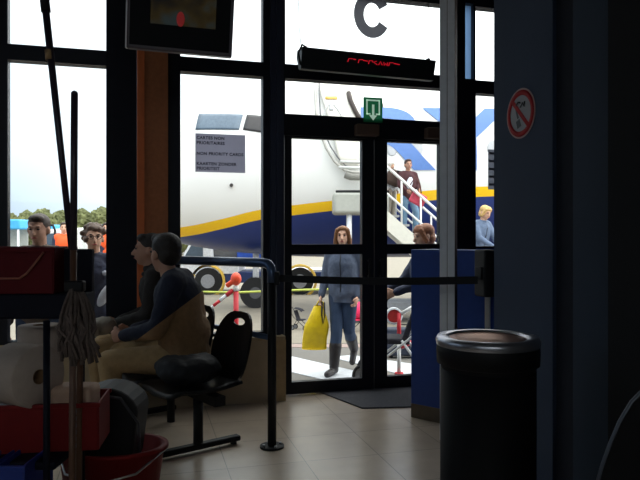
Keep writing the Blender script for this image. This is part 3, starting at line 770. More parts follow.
# the two men behind the left pane
person('man with short brown hair and brown jacket outside the left window', (P(39, 237, 5.25).x, 5.25, GZ), math.radians(5), 1.76, top=mat('brown_jacket', (104, 88, 78), .85, 0, .1, 40, .3),
       bottom=DEN, shoes=(SHOE, 0), hair=('short', (62, 46, 40)), head_rot=(math.radians(8), 0, math.radians(-2)), skin=skinm('skin_tan', (186, 140, 118)))
person('man with curly hair and glasses in navy and white jacket outside left window', (P(94, 237, 5.6).x, 5.6, GZ), math.radians(14), 1.68, top=NAVYJ,
       bottom=DEN, shoes=(SHOE, 0), hair=('curly', (96, 74, 60)), glasses=True, head_rot=(math.radians(-2), 0, math.radians(10)))
m2_ = [o for o in C.objects if o.get('label', '').startswith('man with curly')][0]
MB().ell((.215, -.03, 1.07), (.038, .045, .11)).ell((.10, -.118, 1.08), (.045, .02, .11), Matrix.Rotation(.5, 3, 'Y')).build('white_panel', mat('white_cloth', (215, 222, 235), .8), m2_)
MB().ell((.10, -.125, 1.27), (.022, .01, .022)).build('chest_badge', mat('badge_grey', (190, 195, 210), .7), m2_)

# orange-vested ground crew
OV = mat('orange_hi_vis', (255, 96, 40), .7, 0, .08)
for (px, Y, h, lab) in ((64, 15, 1.92, 'ground worker in orange safety vest behind the mop handles outside'), (106, 15.5, 1.92, 'ground worker in orange safety vest beside dark column outside')):
    person(lab, (P(px, 237, Y).x, Y, GZ), math.radians(20), h, top=NAVYJ, vest=OV, bottom=NAVYJ, shoes=(SHOE, 0), hair=('short', (60, 46, 38)), voxel=.02)

# ginger-haired woman outside the right leaf, holding a pushchair
person('person with short ginger hair and navy coat behind the blue counter outside', (P(425, 237, 6.25).x, 6.25, GZ), math.radians(-75), 1.70,
       J=dict(elr=(-.20, -.14, 1.14), wrr=(-.14, -.36, 1.06), ell=(.20, -.14, 1.14), wrl=(.14, -.36, 1.06)),
       top=NAVYJ, bottom=DEN, shoes=(SHOE, 0), hair=('bob', (150, 92, 60)), head_rot=(math.radians(10), 0, 0))
# seated man in navy and tan jacket
TANJ = mat('tan_jacket', (150, 118, 84), .85, 0, .12, 30, .3)
NJ2 = mat('dark_navy_jacket', (30, 36, 56), .85, 0, .12, 30, .3)
sm, js = person('seated man with short brown hair in navy and tan jacket, khaki trousers', (-.87, 4.16, 0), math.radians(-86), 1.70, build=1.22, head_scale=1.1,
    J=dict(pelvis=(0, 0, .54), waist=(0, -.03, .70), chest=(0, -.05, .90), neck=(-.0, -.10, 1.06), head=(0, -.14, 1.19),
           shr=(-.19, -.05, 1.01), shl=(.19, -.06, 1.01), elr=(-.27, -.13, .74), wrr=(-.12, -.37, .68), ell=(.26, -.14, .74), wrl=(.10, -.38, .68),
           hipr=(-.10, -.02, .52), hipl=(.10, -.02, .52), knr=(-.14, -.46, .53), knl=(.14, -.46, .53), anr=(-.13, -.42, .085), anl=(.13, -.40, .085), tor=(-.14, -.57, .03), tol=(.14, -.55, .03)),
    top=NJ2, bottom=KHAKI, shoes=(SHOE, 0), hair=('short', (34, 26, 22)), head_rot=(0, 0, math.radians(-45)), skin=skinm('skin_tan', (186, 140, 118)), grip=.9, panel=(TANJ, .87))
# second seated person behind him
person('seated person with dark hair and dark jacket behind the tan-jacketed man', (-1.12, 4.61, 0), math.radians(-80), 1.66,
    J=dict(pelvis=(0, 0, .55), waist=(0, -.02, .71), chest=(0, -.05, .93), neck=(-.0, -.09, 1.11), head=(0, -.12, 1.235),
           shr=(-.17, -.06, 1.05), shl=(.17, -.06, 1.05), elr=(-.24, -.10, .78), wrr=(-.12, -.34, .70), ell=(.24, -.10, .78), wrl=(.10, -.36, .70),
           hipr=(-.10, -.02, .53), hipl=(.10, -.02, .53), knr=(-.12, -.46, .54), knl=(.12, -.46, .54), anr=(-.12, -.44, .085), anl=(.12, -.42, .085), tor=(-.12, -.6, .03), tol=(.12, -.58, .03)),
    top=mat('dark_brown_jacket', (40, 36, 34), .85, 0, .12, 30, .3), bottom=KHAKI, shoes=(SHOE, 0), hair=('short', (34, 28, 26)), head_rot=(0, 0, math.radians(5)), skin=skinm('skin_tan', (186, 140, 118)), grip=.9)
# pale jacket on the lap
c = P(96, 327, 4.3)
o = blob('folded_jacket', [('e', (0, 0, 0), (.11, .10, .055)), ('e', (.06, 0, .02), (.08, .08, .045)), ('c', (-.06, 0, -.01), (-.10, .02, -.12), .05, .035), ('c', (.02, -.08, 0), (-.06, -.1, -.08), .045, .03)],
         mat('pale_grey_cloth', (160, 152, 140), .9, 0, .1, 20, .3), None, .010, 3, noise=.03)
o.location = c; tag(o, 'pale grey folded jacket lying over the seated man\'s knees', 'jacket')
# black bag on first seat
bw = Matrix.Translation(C1) @ Matrix.Rotation(brz, 4, 'Z')
o = blob('shoulder_bag', [('e', (-.24, -.02, .515), (.20, .15, .085)), ('e', (-.34, .0, .535), (.09, .13, .07)), ('e', (-.14, .0, .52), (.10, .12, .075))], mat('black_nylon', (20, 22, 28), .7, 0, .15, 14, .4), None, .012, 3, noise=.03)
o.matrix_basis = bw; tag(o, 'slumped black bag lying on the nearest waiting seat', 'bag')

# ------------------------------------------------------------------ cleaning trolley
TX = lambda px, Y=2.4: (px-320)/640*Y
TZ = lambda py, Y=2.4: EYE+(237-py)/640*Y
M_NAVYP = mat('navy_plastic', (9, 12, 28), .6, 0, .08, spec=.2)
tr = thing('cleaning_trolley', 'cleaning trolley with navy shelves and grey posts at left', 'trolley', (TX(20), 2.4, 0))
ox = TX(20)
def L_(px, Y=2.4): return TX(px, Y)-ox
for px in (-62, 58):
    for y_ in (-.10, .24): MB().cyl((L_(px), y_, .09), (L_(px), y_, 1.0), .012).build('post', M_NAVYP, tr)
MB().ext(L_(-70), L_(86), -.10, .10, TZ(316), TZ(292)).build('top_shelf', M_NAVYP, tr, bevel=.008)
MB().ext(L_(-66), L_(66), -.10, .26, .46, .49).build('middle_shelf', M_NAVYP, tr, bevel=.008)
MB().ext(L_(-66), L_(66), -.10, .26, .11, .15).build('bottom_shelf', M_NAVYP, tr, bevel=.008)
MB().ext(L_(62), L_(92), .0, .03, TZ(292), TZ(249)).build('side_panel', M_NAVYP, tr, bevel=.005)
for px in (-62, 58):
    for y_ in (-.09, .23):
        w_ = MB().cyl((L_(px)-.012, y_, .045), (L_(px)+.012, y_, .045), .045, n=20).build('castor', M_RUBBER, tr)
t = thing('red_crate', 'dark red crate on the top shelf of the cleaning trolley', 'crate', (TX(10), 2.41, TZ(292)+.001))
hgt = TZ(247)-TZ(292); wd = (TX(63)-TX(-50))
def open_box(mb, w, d, h, th=.008, flare=.0):
    mb.ext(-w/2, w/2, -d/2, d/2, 0, th)
    for sx in (-1, 1): mb.ext(sx*w/2-th/2, sx*w/2+th/2, -d/2, d/2, 0, h)
    for sy in (-1, 1): mb.ext(-w/2, w/2, sy*d/2-th/2, sy*d/2+th/2, 0, h)
    mb.ext(-w/2-.01, w/2+.01, -d/2-.012, -d/2+.006, h-.018, h); mb.ext(-w/2-.01, w/2+.01, d/2-.006, d/2+.012, h-.018, h)
    return mb
o = open_box(MB(), wd, .20, hgt).build('box', mat('dark_red_plastic', (84, 9, 18), .6, 0, .08, spec=.2), t, bevel=.003)
o.location.x = (TX(63)+TX(-50))/2-TX(10)
MB().tube([(TX(-10)-TX(10), -.118, TZ(277)-TZ(292)), (TX(33)-TX(10), -.118, TZ(277)-TZ(292)), (TX(40)-TX(10), -.118, TZ(272)-TZ(292)), (TX(56)-TX(10), -.118, TZ(252)-TZ(292))], .004, 6).build('wire_handle', mat('copper_wire', (150, 90, 70), .5), t)
# red tray with rolls
rt_ = thing('red_tray', 'red plastic tray holding paper rolls on the cleaning trolley', 'tray', (TX(20), 2.50, .492), math.radians(8))
w_ = TX(92)-TX(-60)
o = open_box(MB(), w_, .22, TZ(404)-.492).build('tray_body', M_RED, rt_, bevel=.004); o.location.x = (TX(92)+TX(-60))/2-TX(20)
def roll(name, label, c, r, wdt, rz, hole=.028):
    t = thing(name, label, 'paper roll', c, rz, None)
    R90 = Matrix.Rotation(PI/2, 3, 'X')
    MB().lathe([(hole, -wdt/2), (r*.97, -wdt/2), (r, -wdt/2+.006), (r, wdt/2-.006), (r*.97, wdt/2), (hole, wdt/2)], n=44, rot=R90).build('paper', mat('tissue_paper', (172, 158, 148), .95, 0, .04, 40, .2), t)
    MB().lathe([(hole, -wdt/2-.001), (hole-.003, -wdt/2-.001), (hole-.003, wdt/2+.001), (hole, wdt/2+.001)], n=30, rot=R90).build('core', mat('cardboard', (120, 90, 62), .9), t)
roll('toilet_roll', 'jumbo toilet roll lying on its side at the front of red tray', (TX(24, 2.44), 2.45, .655+.118), .118, .16, math.radians(62))
roll('toilet_roll', 'jumbo toilet roll standing behind the front roll in the red tray', (TX(40, 2.62), 2.62, .655+.15), .085, .30, math.radians(90))
bpy.data.objects['toilet_roll.001'].rotation_euler = (PI/2, 0, 0)
bpy.data.objects['toilet_roll.001'].location.z = .64+.15
t = thing('cloth_stack', 'stack of folded grey cleaning cloths under the toilet rolls in red tray', 'cloths', (TX(20), 2.50, .502))
for q in range(6): MB().rbox((0, 0, .0125+q*.0252), (.44-.01*(q % 2), .18, .024), .008).build('cloth', mat('grey_cloth', (120, 118, 122), .9), t)
t = thing('paper_towel_pack', 'small wrapped paper pack at the right end of red tray', 'paper towels', (TX(76, 2.50), 2.50, .505))
MB().rbox((0, 0, .11), (.16, .12, .22), .02).build('wrap', mat('pinkish_wrap', (190, 160, 140), .8, 0, .1), t)
# blue box low down
for (x0, x1, lab) in ((2, 17, 'blue plastic box on lower trolley, left of a post'), (20, 47, 'blue plastic box on lower trolley under the toilet rolls'), ):
    t = thing('blue_box', lab, 'box', (TX((x0+x1)/2), 2.34, .151), group='blue boxes on the trolley')
    open_box(MB(), TX(x1)-TX(x0)-.01, .24, TZ(446)-.16).build('box', mat('blue_plastic', (24, 54, 140), .5, 0, .06), t, bevel=.003)
# handles leaning in the trolley
WOOD = mat('brown_wood_handle', (92, 62, 46), .5, 0, .12, 30)
DKH = mat('dark_violet_handle', (48, 40, 54), .4, .2, .08)
t = thing('mop', 'long dark mop handle leaning left with its thick grip at the top', 'mop', (P(73, 300, 2.42).x, 2.42, .16))
t_mop = t
def rel(p): return p-t.location
MB().tube([rel(P(45.5, 8, 2.42)), rel(P(73, 262, 2.42))], [.0135, .0115], 12).build('handle', DKH, t)
MB().tube([rel(P(42, -22, 2.42)), rel(P(46, 12, 2.42))], .0175, 12).build('grip', M_BLACK, t)
MB().tube([rel(P(73, 258, 2.42)), rel(P(80, 360, 2.42)), Vector((.02, .0, .02))], .012, 12).build('lower_handle', WOOD, t)
MB().tube([rel(P(49, 50, 2.42)), rel(P(49.8, 60, 2.42))], .016, 12).build('collar', mat('tan_tape', (150, 120, 80), .6), t)
t = thing('broom', 'upright brown broom handle with rounded top beside the mop', 'broom', (P(72, 300, 2.30).x, 2.30, .16))
MB().tube([rel(P(74.5, 94, 2.30)), rel(P(73.5, 250, 2.30))], .0125, 12).ell(rel(P(74.5, 94, 2.30)), (.0125, .0125, .0125)).build('handle', DKH, t)
MB().tube([rel(P(73.5, 250, 2.30)), rel(P(72, 478, 2.30)), Vector((0, 0, 0.02))], .012, 12).build('lower_handle', WOOD, t)
# hanging mop head of strings
t = empty('mop_strings', P(75, 300, 2.30)-t_mop.location, 0, t_mop)
rr = random.Random(5); mb = MB()
for k_ in range(64):
    a = rr.uniform(0, 2*PI); r = rr.uniform(.01, .05); x, y = math.cos(a)*r, math.sin(a)*r*.6; w1_, w2_, w3_ = [rr.uniform(-.02, .02) for _ in range(3)]
    mb.tube([(x*.4, y*.5, .045), (x*.9+w1_*.4, y, .0), (x*1.2+w1_, y*1.2, -.05), (x*1.3+w2_, y*1.3, -.10), (x*1.1+w3_, y*1.1, -.15), (x*1.1+w3_*1.6+.012, y, -.17-rr.uniform(0, .07))], .006, 5)
mb.build('strings', mat('dirty_cotton', (92, 80, 76), .95, 0, .25, 60), t)
MB().rbox((0, 0, .05), (.07, .04, .04), .008).build('clamp', M_BLACK, t)
# red mop bucket + black wringer
bc = Vector((TX(112, 2.85), 2.85, 0))
t = thing('mop_bucket', 'red rounded mop bucket on the floor beside the trolley', 'bucket', bc)
MB().lathe([(.0, .0), (.16, .0), (.205, .36), (.222, .362), (.222, .378), (.198, .378), (.155, .02), (0, .02)], n=44, sx=1.12, sy=.8).build('bucket', M_RED, t)
MB().tube([(-.22*1.1, 0, .36), (-.15, -.15, .30), (0, -.19, .27), (.15, -.15, .30), (.22*1.1, 0, .36)], .005, 8).build('bail_handle', M_CHROME, t)
t = thing('mop_wringer', 'black arched mop wringer seated in the red bucket', 'wringer', (TX(110, 2.85), 2.85, .30))
arc = [(-.15, .02), (-.15, .24)]+[(-.0+.15*math.cos(a)*-1, .24+.11*math.sin(a)) for a in [PI*q/12 for q in range(1, 12)]]+[(.15, .24), (.12, .02)]
MB().prism(arc, .20).build('press_body', M_BLACK, t, bevel=.012)
MB().tube([(-.13, -.11, .26), (-.03, -.13, .33), (.08, -.11, .31), (.155, -.10, .20), (.16, -.09, .06)], .006, 8).build('rim', mat('dark_grey_edge', (60, 60, 66), .4), t)

# ------------------------------------------------------------------ OUTSIDE: apron
def apron():
    m = bpy.data.materials.new('concrete_apron'); m.use_nodes = True; n = m.node_tree; b = n.nodes['Principled BSDF']
    t_ = n.nodes.new('ShaderNodeTexCoord'); a_ = n.nodes.new('ShaderNodeTexNoise'); a_.inputs['Scale'].default_value = .35; a_.inputs['Detail'].default_value = 8
    n.links.new(t_.outputs['Object'], a_.inputs['Vector'])
    r = n.nodes.new('ShaderNodeValToRGB'); n.links.new(a_.outputs['Fac'], r.inputs[0])
    r.color_ramp.elements[0].position = .35; r.color_ramp.elements[0].color = lin((108, 105, 100))+(1,)
    r.color_ramp.elements[1].position = .65; r.color_ramp.elements[1].color = lin((122, 118, 112))+(1,)
    n.links.new(r.outputs[0], b.inputs['Base Color']); b.inputs['Roughness'].default_value = .9
    return m
struct(MB().ext(-90, 90, -40, 130, GZ-.1, GZ-.025).build('ground', apron()))
struct(MB().ext(-90, 90, 6.6, 130, GZ-.025, GZ).build('apron_road', apron()))
struct(MB().ext(-90, 90, 9.15, 9.42, GZ, GZ+.006).build('road_line', mat('pinkish_line', (158, 138, 130), .9, 0, .1)))
struct(MB().ext(-90, 90, 9.5, 60, GZ, GZ+.004).build('apron_slab', mat('pale_concrete', (140, 132, 118), .9, 0, .08, 3)))
def gp(px, py): Y = 640*(EYE-GZ)/(py-237); return ((px-320)/640*Y, Y)
for i, q in enumerate(([(285, 357), (292, 357), (375, 376), (340, 384), (285, 371)], [(331, 357.5), (352, 355.5), (470, 373), (470, 392)], [(240, 366), (232, 371), (285, 392), (285, 384)])):
    mb = MB(); pts = [gp(*p) for p in q]
    lo = [mb.bm.verts.new((x, y, GZ+.001)) for x, y in pts]; hi = [mb.bm.verts.new((x, y, GZ+.008)) for x, y in pts]
    mb.bm.faces.new(hi); mb.bm.faces.new(lo[::-1])
    for k_ in range(len(pts)): mb.bm.faces.new((lo[k_], lo[(k_+1) % len(pts)], hi[(k_+1) % len(pts)], hi[k_]))
    struct(mb.build('crossing_stripe', mat('white_road_paint', (205, 208, 212), .85, 0, .06, 8)))

# ------------------------------------------------------------------ airliner
AL = math.radians(3)
AX = Vector((math.cos(AL), math.sin(AL), 0)); AN = Vector((-math.sin(AL), math.cos(AL), 0))
NOSE = Vector((-4.55, 14.3, 0))
SEC = [(0, 2.05, 2.12, .03), (.12, 1.78, 2.42, .36), (.4, 1.50, 2.82, .74), (.9, 1.28, 3.28, 1.10), (1.35, 1.17, 3.78, 1.30), (1.8, 1.08, 4.22, 1.46), (2.3, 1.0, 4.47, 1.60), (3.0, .93, 4.68, 1.72), (4.0, .87, 4.82, 1.82), (5.2, .84, 4.93, 1.88), (7, .84, 4.95, 1.88), (18, .84, 4.95, 1.88), (22, 1.3, 4.95, 1.75), (27, 2.6, 4.9, 1.1), (31, 4.0, 4.7, .25)]
def interp(s):
    s = max(0, min(31, s))
    for a, b in zip(SEC, SEC[1:]):
        if s <= b[0]:
            f = (s-a[0])/(b[0]-a[0])
            i = SEC.index(a); pa = SEC[max(i-1, 0)]; pb = SEC[min(i+2, len(SEC)-1)]
            out = []
            for k_ in (1, 2, 3):
                m0 = (b[k_]-pa[k_])/max(b[0]-pa[0], 1e-6)*(b[0]-a[0]); m1 = (pb[k_]-a[k_])/max(pb[0]-a[0], 1e-6)*(b[0]-a[0])
                if i == 0: m0 = (b[k_]-a[k_])*1.6
                f2, f3 = f*f, f*f*f
                out.append((2*f3-3*f2+1)*a[k_]+(f3-2*f2+f)*m0+(-2*f3+3*f2)*b[k_]+(f3-f2)*m1)
            return out
    return SEC[-1][1:]
def hull(s, th, off=0):
    """th: 0 = crown, pi/2 = side facing the terminal, pi = keel"""
    zb, zt, hw = interp(s); zc = (zb+zt)/2+.0; hz = (zt-zb)/2
    return Vector((s, -(hw+off)*math.sin(th), zc+(hz+off)*math.cos(th)))
def hz(s, z, off=0.0):
    zb, zt, hw = interp(s); zc = (zb+zt)/2; h = (zt-zb)/2
    c_ = max(-1, min(1, (z-zc)/h)); return hull(s, math.acos(c_), off)
def near(px, py):
    """(s,z) of the hull point seen at a pixel, by marching the ray"""
    d = Vector(((px-320)/640, 1, (237-py)/640)); 
    for i in range(1200):
        Y = 11+i*.005; p = Vector((0, 0, EYE))+d*Y; l = p-NOSE; s = l.dot(AX); y_ = l.dot(AN)
        if s <= 0: continue
        zb, zt, hw = interp(s); zc = (zb+zt)/2; h = (zt-zb)/2
        if (y_/hw)**2+((p.z-zc)/h)**2 <= 1: return (s, p.z)
    return None
plane = thing('airliner', 'white airliner with blue belly and yellow stripe parked behind the doors', 'aircraft', NOSE, AL)
def body_mat():
    m = bpy.data.materials.new('livery'); m.use_nodes = True; n = m.node_tree; b = n.nodes['Principled BSDF']
    t_ = n.nodes.new('ShaderNodeTexCoord'); sp = n.nodes.new('ShaderNodeSeparateXYZ'); n.links.new(t_.outputs['Object'], sp.inputs[0])
    # stripe height as a function of distance from the nose
    cv = n.nodes.new('ShaderNodeMapRange'); cv.inputs[1].default_value = 0; cv.inputs[2].default_value = 31; n.links.new(sp.outputs['X'], cv.inputs[0])
    fc = n.nodes.new('ShaderNodeFloatCurve'); n.links.new(cv.outputs[0], fc.inputs['Value'])
    cu = fc.mapping.curves[0]
    ptsz = [(0, 1.26)]+[near(*q) for q in ((186, 231.5), (220, 224.5), (262, 214.5), (300, 209.5), (335, 205.5), (430, 195.5), (486, 191.5))]+[(18, 2.3), (31, 4.2)]
    cu.points[0].location = (0, ptsz[0][1]/5); cu.points[1].location = (1, ptsz[-1][1]/5)
    for x, z in ptsz[1:-1]: cu.points.new(x/31, z/5)
    fc.mapping.update()
    ml = n.nodes.new('ShaderNodeMath'); ml.operation = 'MULTIPLY'; ml.inputs[1].default_value = 5; n.links.new(fc.outputs[0], ml.inputs[0])
    df = n.nodes.new('ShaderNodeMath'); df.operation = 'SUBTRACT'; n.links.new(sp.outputs['Z'], df.inputs[0]); n.links.new(ml.outputs[0], df.inputs[1])
    def gt(v):
        g = n.nodes.new('ShaderNodeMath'); g.operation = 'GREATER_THAN'; g.inputs[1].default_value = v; n.links.new(df.outputs[0], g.inputs[0]); return g
    g1, g2 = gt(-.10), gt(.10)
    nz_ = n.nodes.new('ShaderNodeTexNoise'); nz_.inputs['Scale'].default_value = .8; n.links.new(t_.outputs['Object'], nz_.inputs['Vector'])
    rb = n.nodes.new('ShaderNodeValToRGB'); n.links.new(nz_.outputs['Fac'], rb.inputs[0]); rb.color_ramp.elements[0].color = lin((24, 42, 104))+(1,); rb.color_ramp.elements[1].color = lin((34, 58, 130))+(1,)
    m1 = n.nodes.new('ShaderNodeMixRGB'); n.links.new(g1.outputs[0], m1.inputs[0]); n.links.new(rb.outputs[0], m1.inputs[1]); m1.inputs[2].default_value = lin((252, 200, 20))+(1,)
    m2 = n.nodes.new('ShaderNodeMixRGB'); n.links.new(g2.outputs[0], m2.inputs[0]); n.links.new(m1.outputs[0], m2.inputs[1]); m2.inputs[2].default_value = lin((240, 240, 238))+(1,)
    n.links.new(m2.outputs[0], b.inputs['Base Color']); b.inputs['Roughness'].default_value = .3
    return m
mb = MB(); NS, NT = 110, 56
ss = [31*(i/(NS-1))**1.7 for i in range(NS)]
rings = [[mb.bm.verts.new(hull(s, 2*PI*k_/NT)) for k_ in range(NT)] for s in ss]
for A_, B_ in zip(rings, rings[1:]):
    for k_ in range(NT):
        f = mb.bm.faces.new((A_[k_], A_[(k_+1) % NT], B_[(k_+1) % NT], B_[k_])); f.smooth = True
mb.bm.faces.new(rings[0]); mb.bm.faces.new(rings[-1][::-1])
fus = mb.build('fuselage', body_mat(), plane)
# surface patches
def patch(name, corners, m, off=.012, n=8, parent=None):
    """corners: four (s,z) going round"""
    mb = MB()
    def fn(i, j_):
        a = [corners[0][q]*(1-i)+corners[1][q]*i for q in (0, 1)]; b = [corners[3][q]*(1-i)+corners[2][q]*i for q in (0, 1)]
        s, z = a[0]*(1-j_)+b[0]*j_, a[1]*(1-j_)+b[1]*j_
        return hz(s, z, off)
    mb.grid(fn, n, n); o = mb.build(name, m, parent or plane)
    so = o.modifiers.new('s', 'SOLIDIFY'); so.thickness = .012; so.offset = 0
    return o
WINM = mat('cockpit_glass', (96, 112, 128), .12, .1, .1); 
def pxpatch(name, pxs, m, off=.012, n=8):
    cs = [near(*p) for p in pxs]
    if any(c is None for c in cs): print('MISS', name, pxs, cs); return
    return patch(name, cs, m, off, n)
pxpatch('cockpit_window', [(178.5, 116), (195, 114.5), (192, 129), (178.5, 132)], mat('cockpit_glass_pale', (128, 156, 180), .1, .0, .1))
pxpatch('cockpit_window', [(199, 114.5), (243, 115), (239, 130), (195.5, 130)], WINM)
pxpatch('cockpit_window', [(247, 115), (270, 117), (270, 134), (243, 130)], mat('cockpit_glass_dark', (58, 56, 58), .15, .1, .1))
o = near(231.5, 185)
if o: MB().cyl(hz(*o, -.02), hz(*o, .05), .035, n=16).build('sensor_port', mat('port_grey', (70, 66, 66), .5), plane)
# radome seam
mb = MB(); mb.tube([hull(1.45+.25*math.cos(a), a, .003) for a in [PI*.30+PI*.5*q/20 for q in range(21)]], .008, 5); mb.build('radome_seam', mat('seam_grey', (170, 168, 165), .6), plane)
# cabin windows
WG = mat('cabin_window_grey', (188, 190, 194), .3, 0, .04)
sw = near(392, 150); zwin = near(430, 148)[1]
s0 = near(392, 148)[0]
for k_ in range(34):
    s = s0+k_*.51
    if s > 24: break
    c = hz(s, zwin, .004); c2_ = hz(s, zwin+.05, .004); up = (c2_-c).normalized(); nr = Vector((1, 0, 0)).cross(up)
    Rm = Matrix((Vector((1, 0, 0)), nr, up)).transposed()
    MB().ell(c, (.115, .012, .17), Rm, 16, 10).build('cabin_window', WG, plane)
# titles: RYANAIR in blue along the cabin
me = text_mesh('RYANAIR', 1.72, .0, .045, 1.02, 'LEFT', 0)
bmt = bmesh.new(); bmt.from_mesh(me); bmesh.ops.triangulate(bmt, faces=bmt.faces)
for _ in range(4): 
    long = [e_ for e_ in bmt.edges if e_.calc_length() > .16]
    if long: bmesh.ops.subdivide_edges(bmt, edges=long, cuts=1); bmesh.ops.triangulate(bmt, faces=bmt.faces)
xs = [v.co.x for v in bmt.verts]; ys = [v.co.y for v in bmt.verts]; x0, y0, y1 = min(xs), min(ys), max(ys)
sR = near(362, 150)[0]; zlo = near(410, 170)[1]; zhi = near(410, 108)[1]
sEnd = sR+10.4; xl = max(xs)-x0
for v in bmt.verts:
    s = sR+(v.co.x-x0)/xl*(sEnd-sR); z = zlo+(v.co.y-y0)/(y1-y0)*(zhi-zlo); v.co = hz(s, z, .02)
me2 = bpy.data.meshes.new('title_lettering'); bmt.to_mesh(me2); bmt.free(); me2.materials.append(mat('title_blue', (92, 130, 196), .4, 0, .05))
o = bpy.data.objects.new('title_lettering', me2); C.objects.link(o); o.parent = plane
# doorway as a dark patch for the shaded cabin, opened door folded forward
pxpatch('doorway', [(364, 104), (383, 104), (383, 184), (364, 184)], mat('doorway_shade', (60, 52, 48), .8), .006, 14)
d = pxpatch('door_panel', [(316, 86), (358, 86), (358, 168), (340, 166)], mat('door_white', (236, 232, 222), .4, 0, .03), .10, 10)
def curve_px(pts, off, r, name, m, n=6):
    q = [near(*p) for p in pts]; q = [hz(s, z, off) for s, z in q if s]
    return MB().tube(q, r, n).build(name, m, plane)
curve_px([(315, 84), (315, 100), (316, 118), (320, 135), (326, 150), (334, 162), (344, 170), (352, 172), (361, 172)], .13, .028, 'door_edge', mat('door_edge_grey', (178, 176, 170), .5))
curve_px([(319, 86), (319, 100), (320, 118), (324, 135), (330, 148), (337, 158), (345, 166), (352, 168), (361, 168)], .135, .012, 'door_seal', mat('seal_dark', (90, 92, 98), .6))
pxpatch('door_marking', [(325, 101), (337, 101), (337, 103.5), (325, 103.5)], mat('marking_ochre', (225, 180, 90), .5), .12, 4)
pxpatch('door_window', [(329, 108), (333, 108), (333, 114), (329, 114)], WG, .12, 5)
curve_px([(323, 124), (324, 116), (328, 109), (333, 108), (338, 114), (343, 123)], .12, .010, 'door_stiffener', WG)
curve_px([(348, 98), (350, 106), (355, 116), (361, 126)], .14, .05, 'hinge_arm', mat('hinge_dark', (58, 46, 42), .6))
curve_px([(344, 174), (350, 176), (361, 176)], .2, .07, 'door_hinge_base', mat('hinge_grey', (130, 128, 122), .6))
# nose gear, wing and fin
wl = lambda p: Vector(((p-NOSE).dot(AX), (p-NOSE).dot(AN), p.z))
ng = wl(P(256, 237, 14.5)); nx = ng.x
MB().cyl((nx, 0, GZ+.35), (nx, 0, 1.2), .07).build('nose_gear_strut', M_SILVER, plane)
for sy in (-.2, .2):
    o = MB().cyl((nx, sy-.09, GZ+.34), (nx, sy+.09, GZ+.34), .34, n=28).build('nose_wheel', M_RUBBER, plane)
    MB().cyl((nx, sy-.10, GZ+.34), (nx, sy+.10, GZ+.34), .13, n=20).build('wheel_hub', mat('hub_grey', (84, 84, 88), .6), o)
for sy in (-1, 1):
    mb = MB(); a_ = [(12, sy*1.6, 1.3), (17.5, sy*1.6, 1.3), (19.5, sy*12, 2.3), (18.2, sy*12, 2.3)]
    lo = [mb.bm.verts.new(Vector(p)-Vector((0, 0, .12))) for p in a_]; hi = [mb.bm.verts.new(Vector(p)+Vector((0, 0, .12))) for p in a_]
    mb.bm.faces.new(lo); mb.bm.faces.new(hi[::-1])
    for k_ in range(4): mb.bm.faces.new((lo[k_], lo[(k_+1) % 4], hi[(k_+1) % 4], hi[k_]))
    mb.build('wing', M_SILVER, plane, bevel=.05)
MB().prism([(25.5, 4.6), (30.5, 4.5), (31.6, 10), (29.8, 10)], .25).build('tail_fin', mat('fin_blue', (28, 48, 120), .4), plane)

# ------------------------------------------------------------------ boarding stairs
SA = Vector((0, 12.0, 0))
ST = thing('boarding_stairs', 'white mobile boarding stairs leading down from the aircraft door', 'stairs', (1.0, 11.7, GZ))
o0 = Vector((1.0, 11.7, GZ))
def sp(px, py, Y): return P(px, py, Y)-o0
top = P(386, 216, 11.7); sl = .88
def sx_(t): return top.x+t, top.z-t*.93
W0, W1_ = 11.35, 12.25
for i, Y in enumerate((W0, W1_)):
    a = Vector((top.x-.1, Y, top.z-.02))-o0; L = (top.z-GZ)/.93; b = Vector((top.x+L, Y, GZ+.02))-o0
    Rr = math.atan2(-(b.z-a.z), b.x-a.x); ln = (b-a).length
    MB().box((a+b)/2, (ln, .05, .26), Matrix.Rotation(Rr, 3, 'Y')).build('stringer', mat('cream_metal', (222, 220, 208), .5, 0, .04), ST)
    off = Vector((0, 0, .95))
    MB().tube([a+off+Vector((-.75, 0, .02)), a+off, b+off, b+off-Vector((0, 0, .3))], .028, 8).build('handrail', M_WHITE, ST)
    MB().tube([a+off*.5, b+off*.5], .020, 8).build('mid_rail', M_WHITE, ST)
    for k_ in range(7):
        p = a.lerp(b, k_/6.5); MB().cyl(p, p+off, .018, n=8).build('baluster', M_WHITE, ST)
nstep = 12
for k_ in range(nstep):
    f = (k_+.5)/nstep; x = top.x+f*L; z = top.z+.05-f*(top.z-GZ)
    MB().ext(x-.16, x+.12, W0-11.7+.02, W1_-11.7-.02, 0, .04).build('step', mat('grey_tread', (150, 150, 150), .7), ST).location = (-o0.x, 0, z-o0.z)
# platform at the sill
pl, pr_ = P(333, 200, 11.6).x, top.x+.05
MB().rbox(((pl+pr_)/2-o0.x, .35, P(0, 203, 11.7).z-o0.z), (pr_-pl, .9, .40), .06).build('platform', mat('platform_grey', (176, 178, 170), .6, 0, .05), ST)
MB().ext(pl-o0.x+.05, pr_-o0.x, -.08, .0, P(0, 193, 11.7).z-o0.z, P(0, 190.5, 11.7).z-o0.z).build('bumper', M_RUBBER, ST)
for x in (pl+.3, pr_-.2):
    MB().cyl((x-o0.x, .05, .3), (x-o0.x, .05, P(0, 210, 11.7).z-o0.z), .05).build('support_leg', M_SILVER, ST)
    o = MB().cyl((x-o0.x, -.02, .2), (x-o0.x, .12, .2), .2, n=22).build('wheel', M_RUBBER, ST)
MB().ext(pl-o0.x+.1, pr_-o0.x+2.2, .0, .8, .25, .38).build('chassis', mat('chassis_grey', (120, 124, 130), .6), ST)

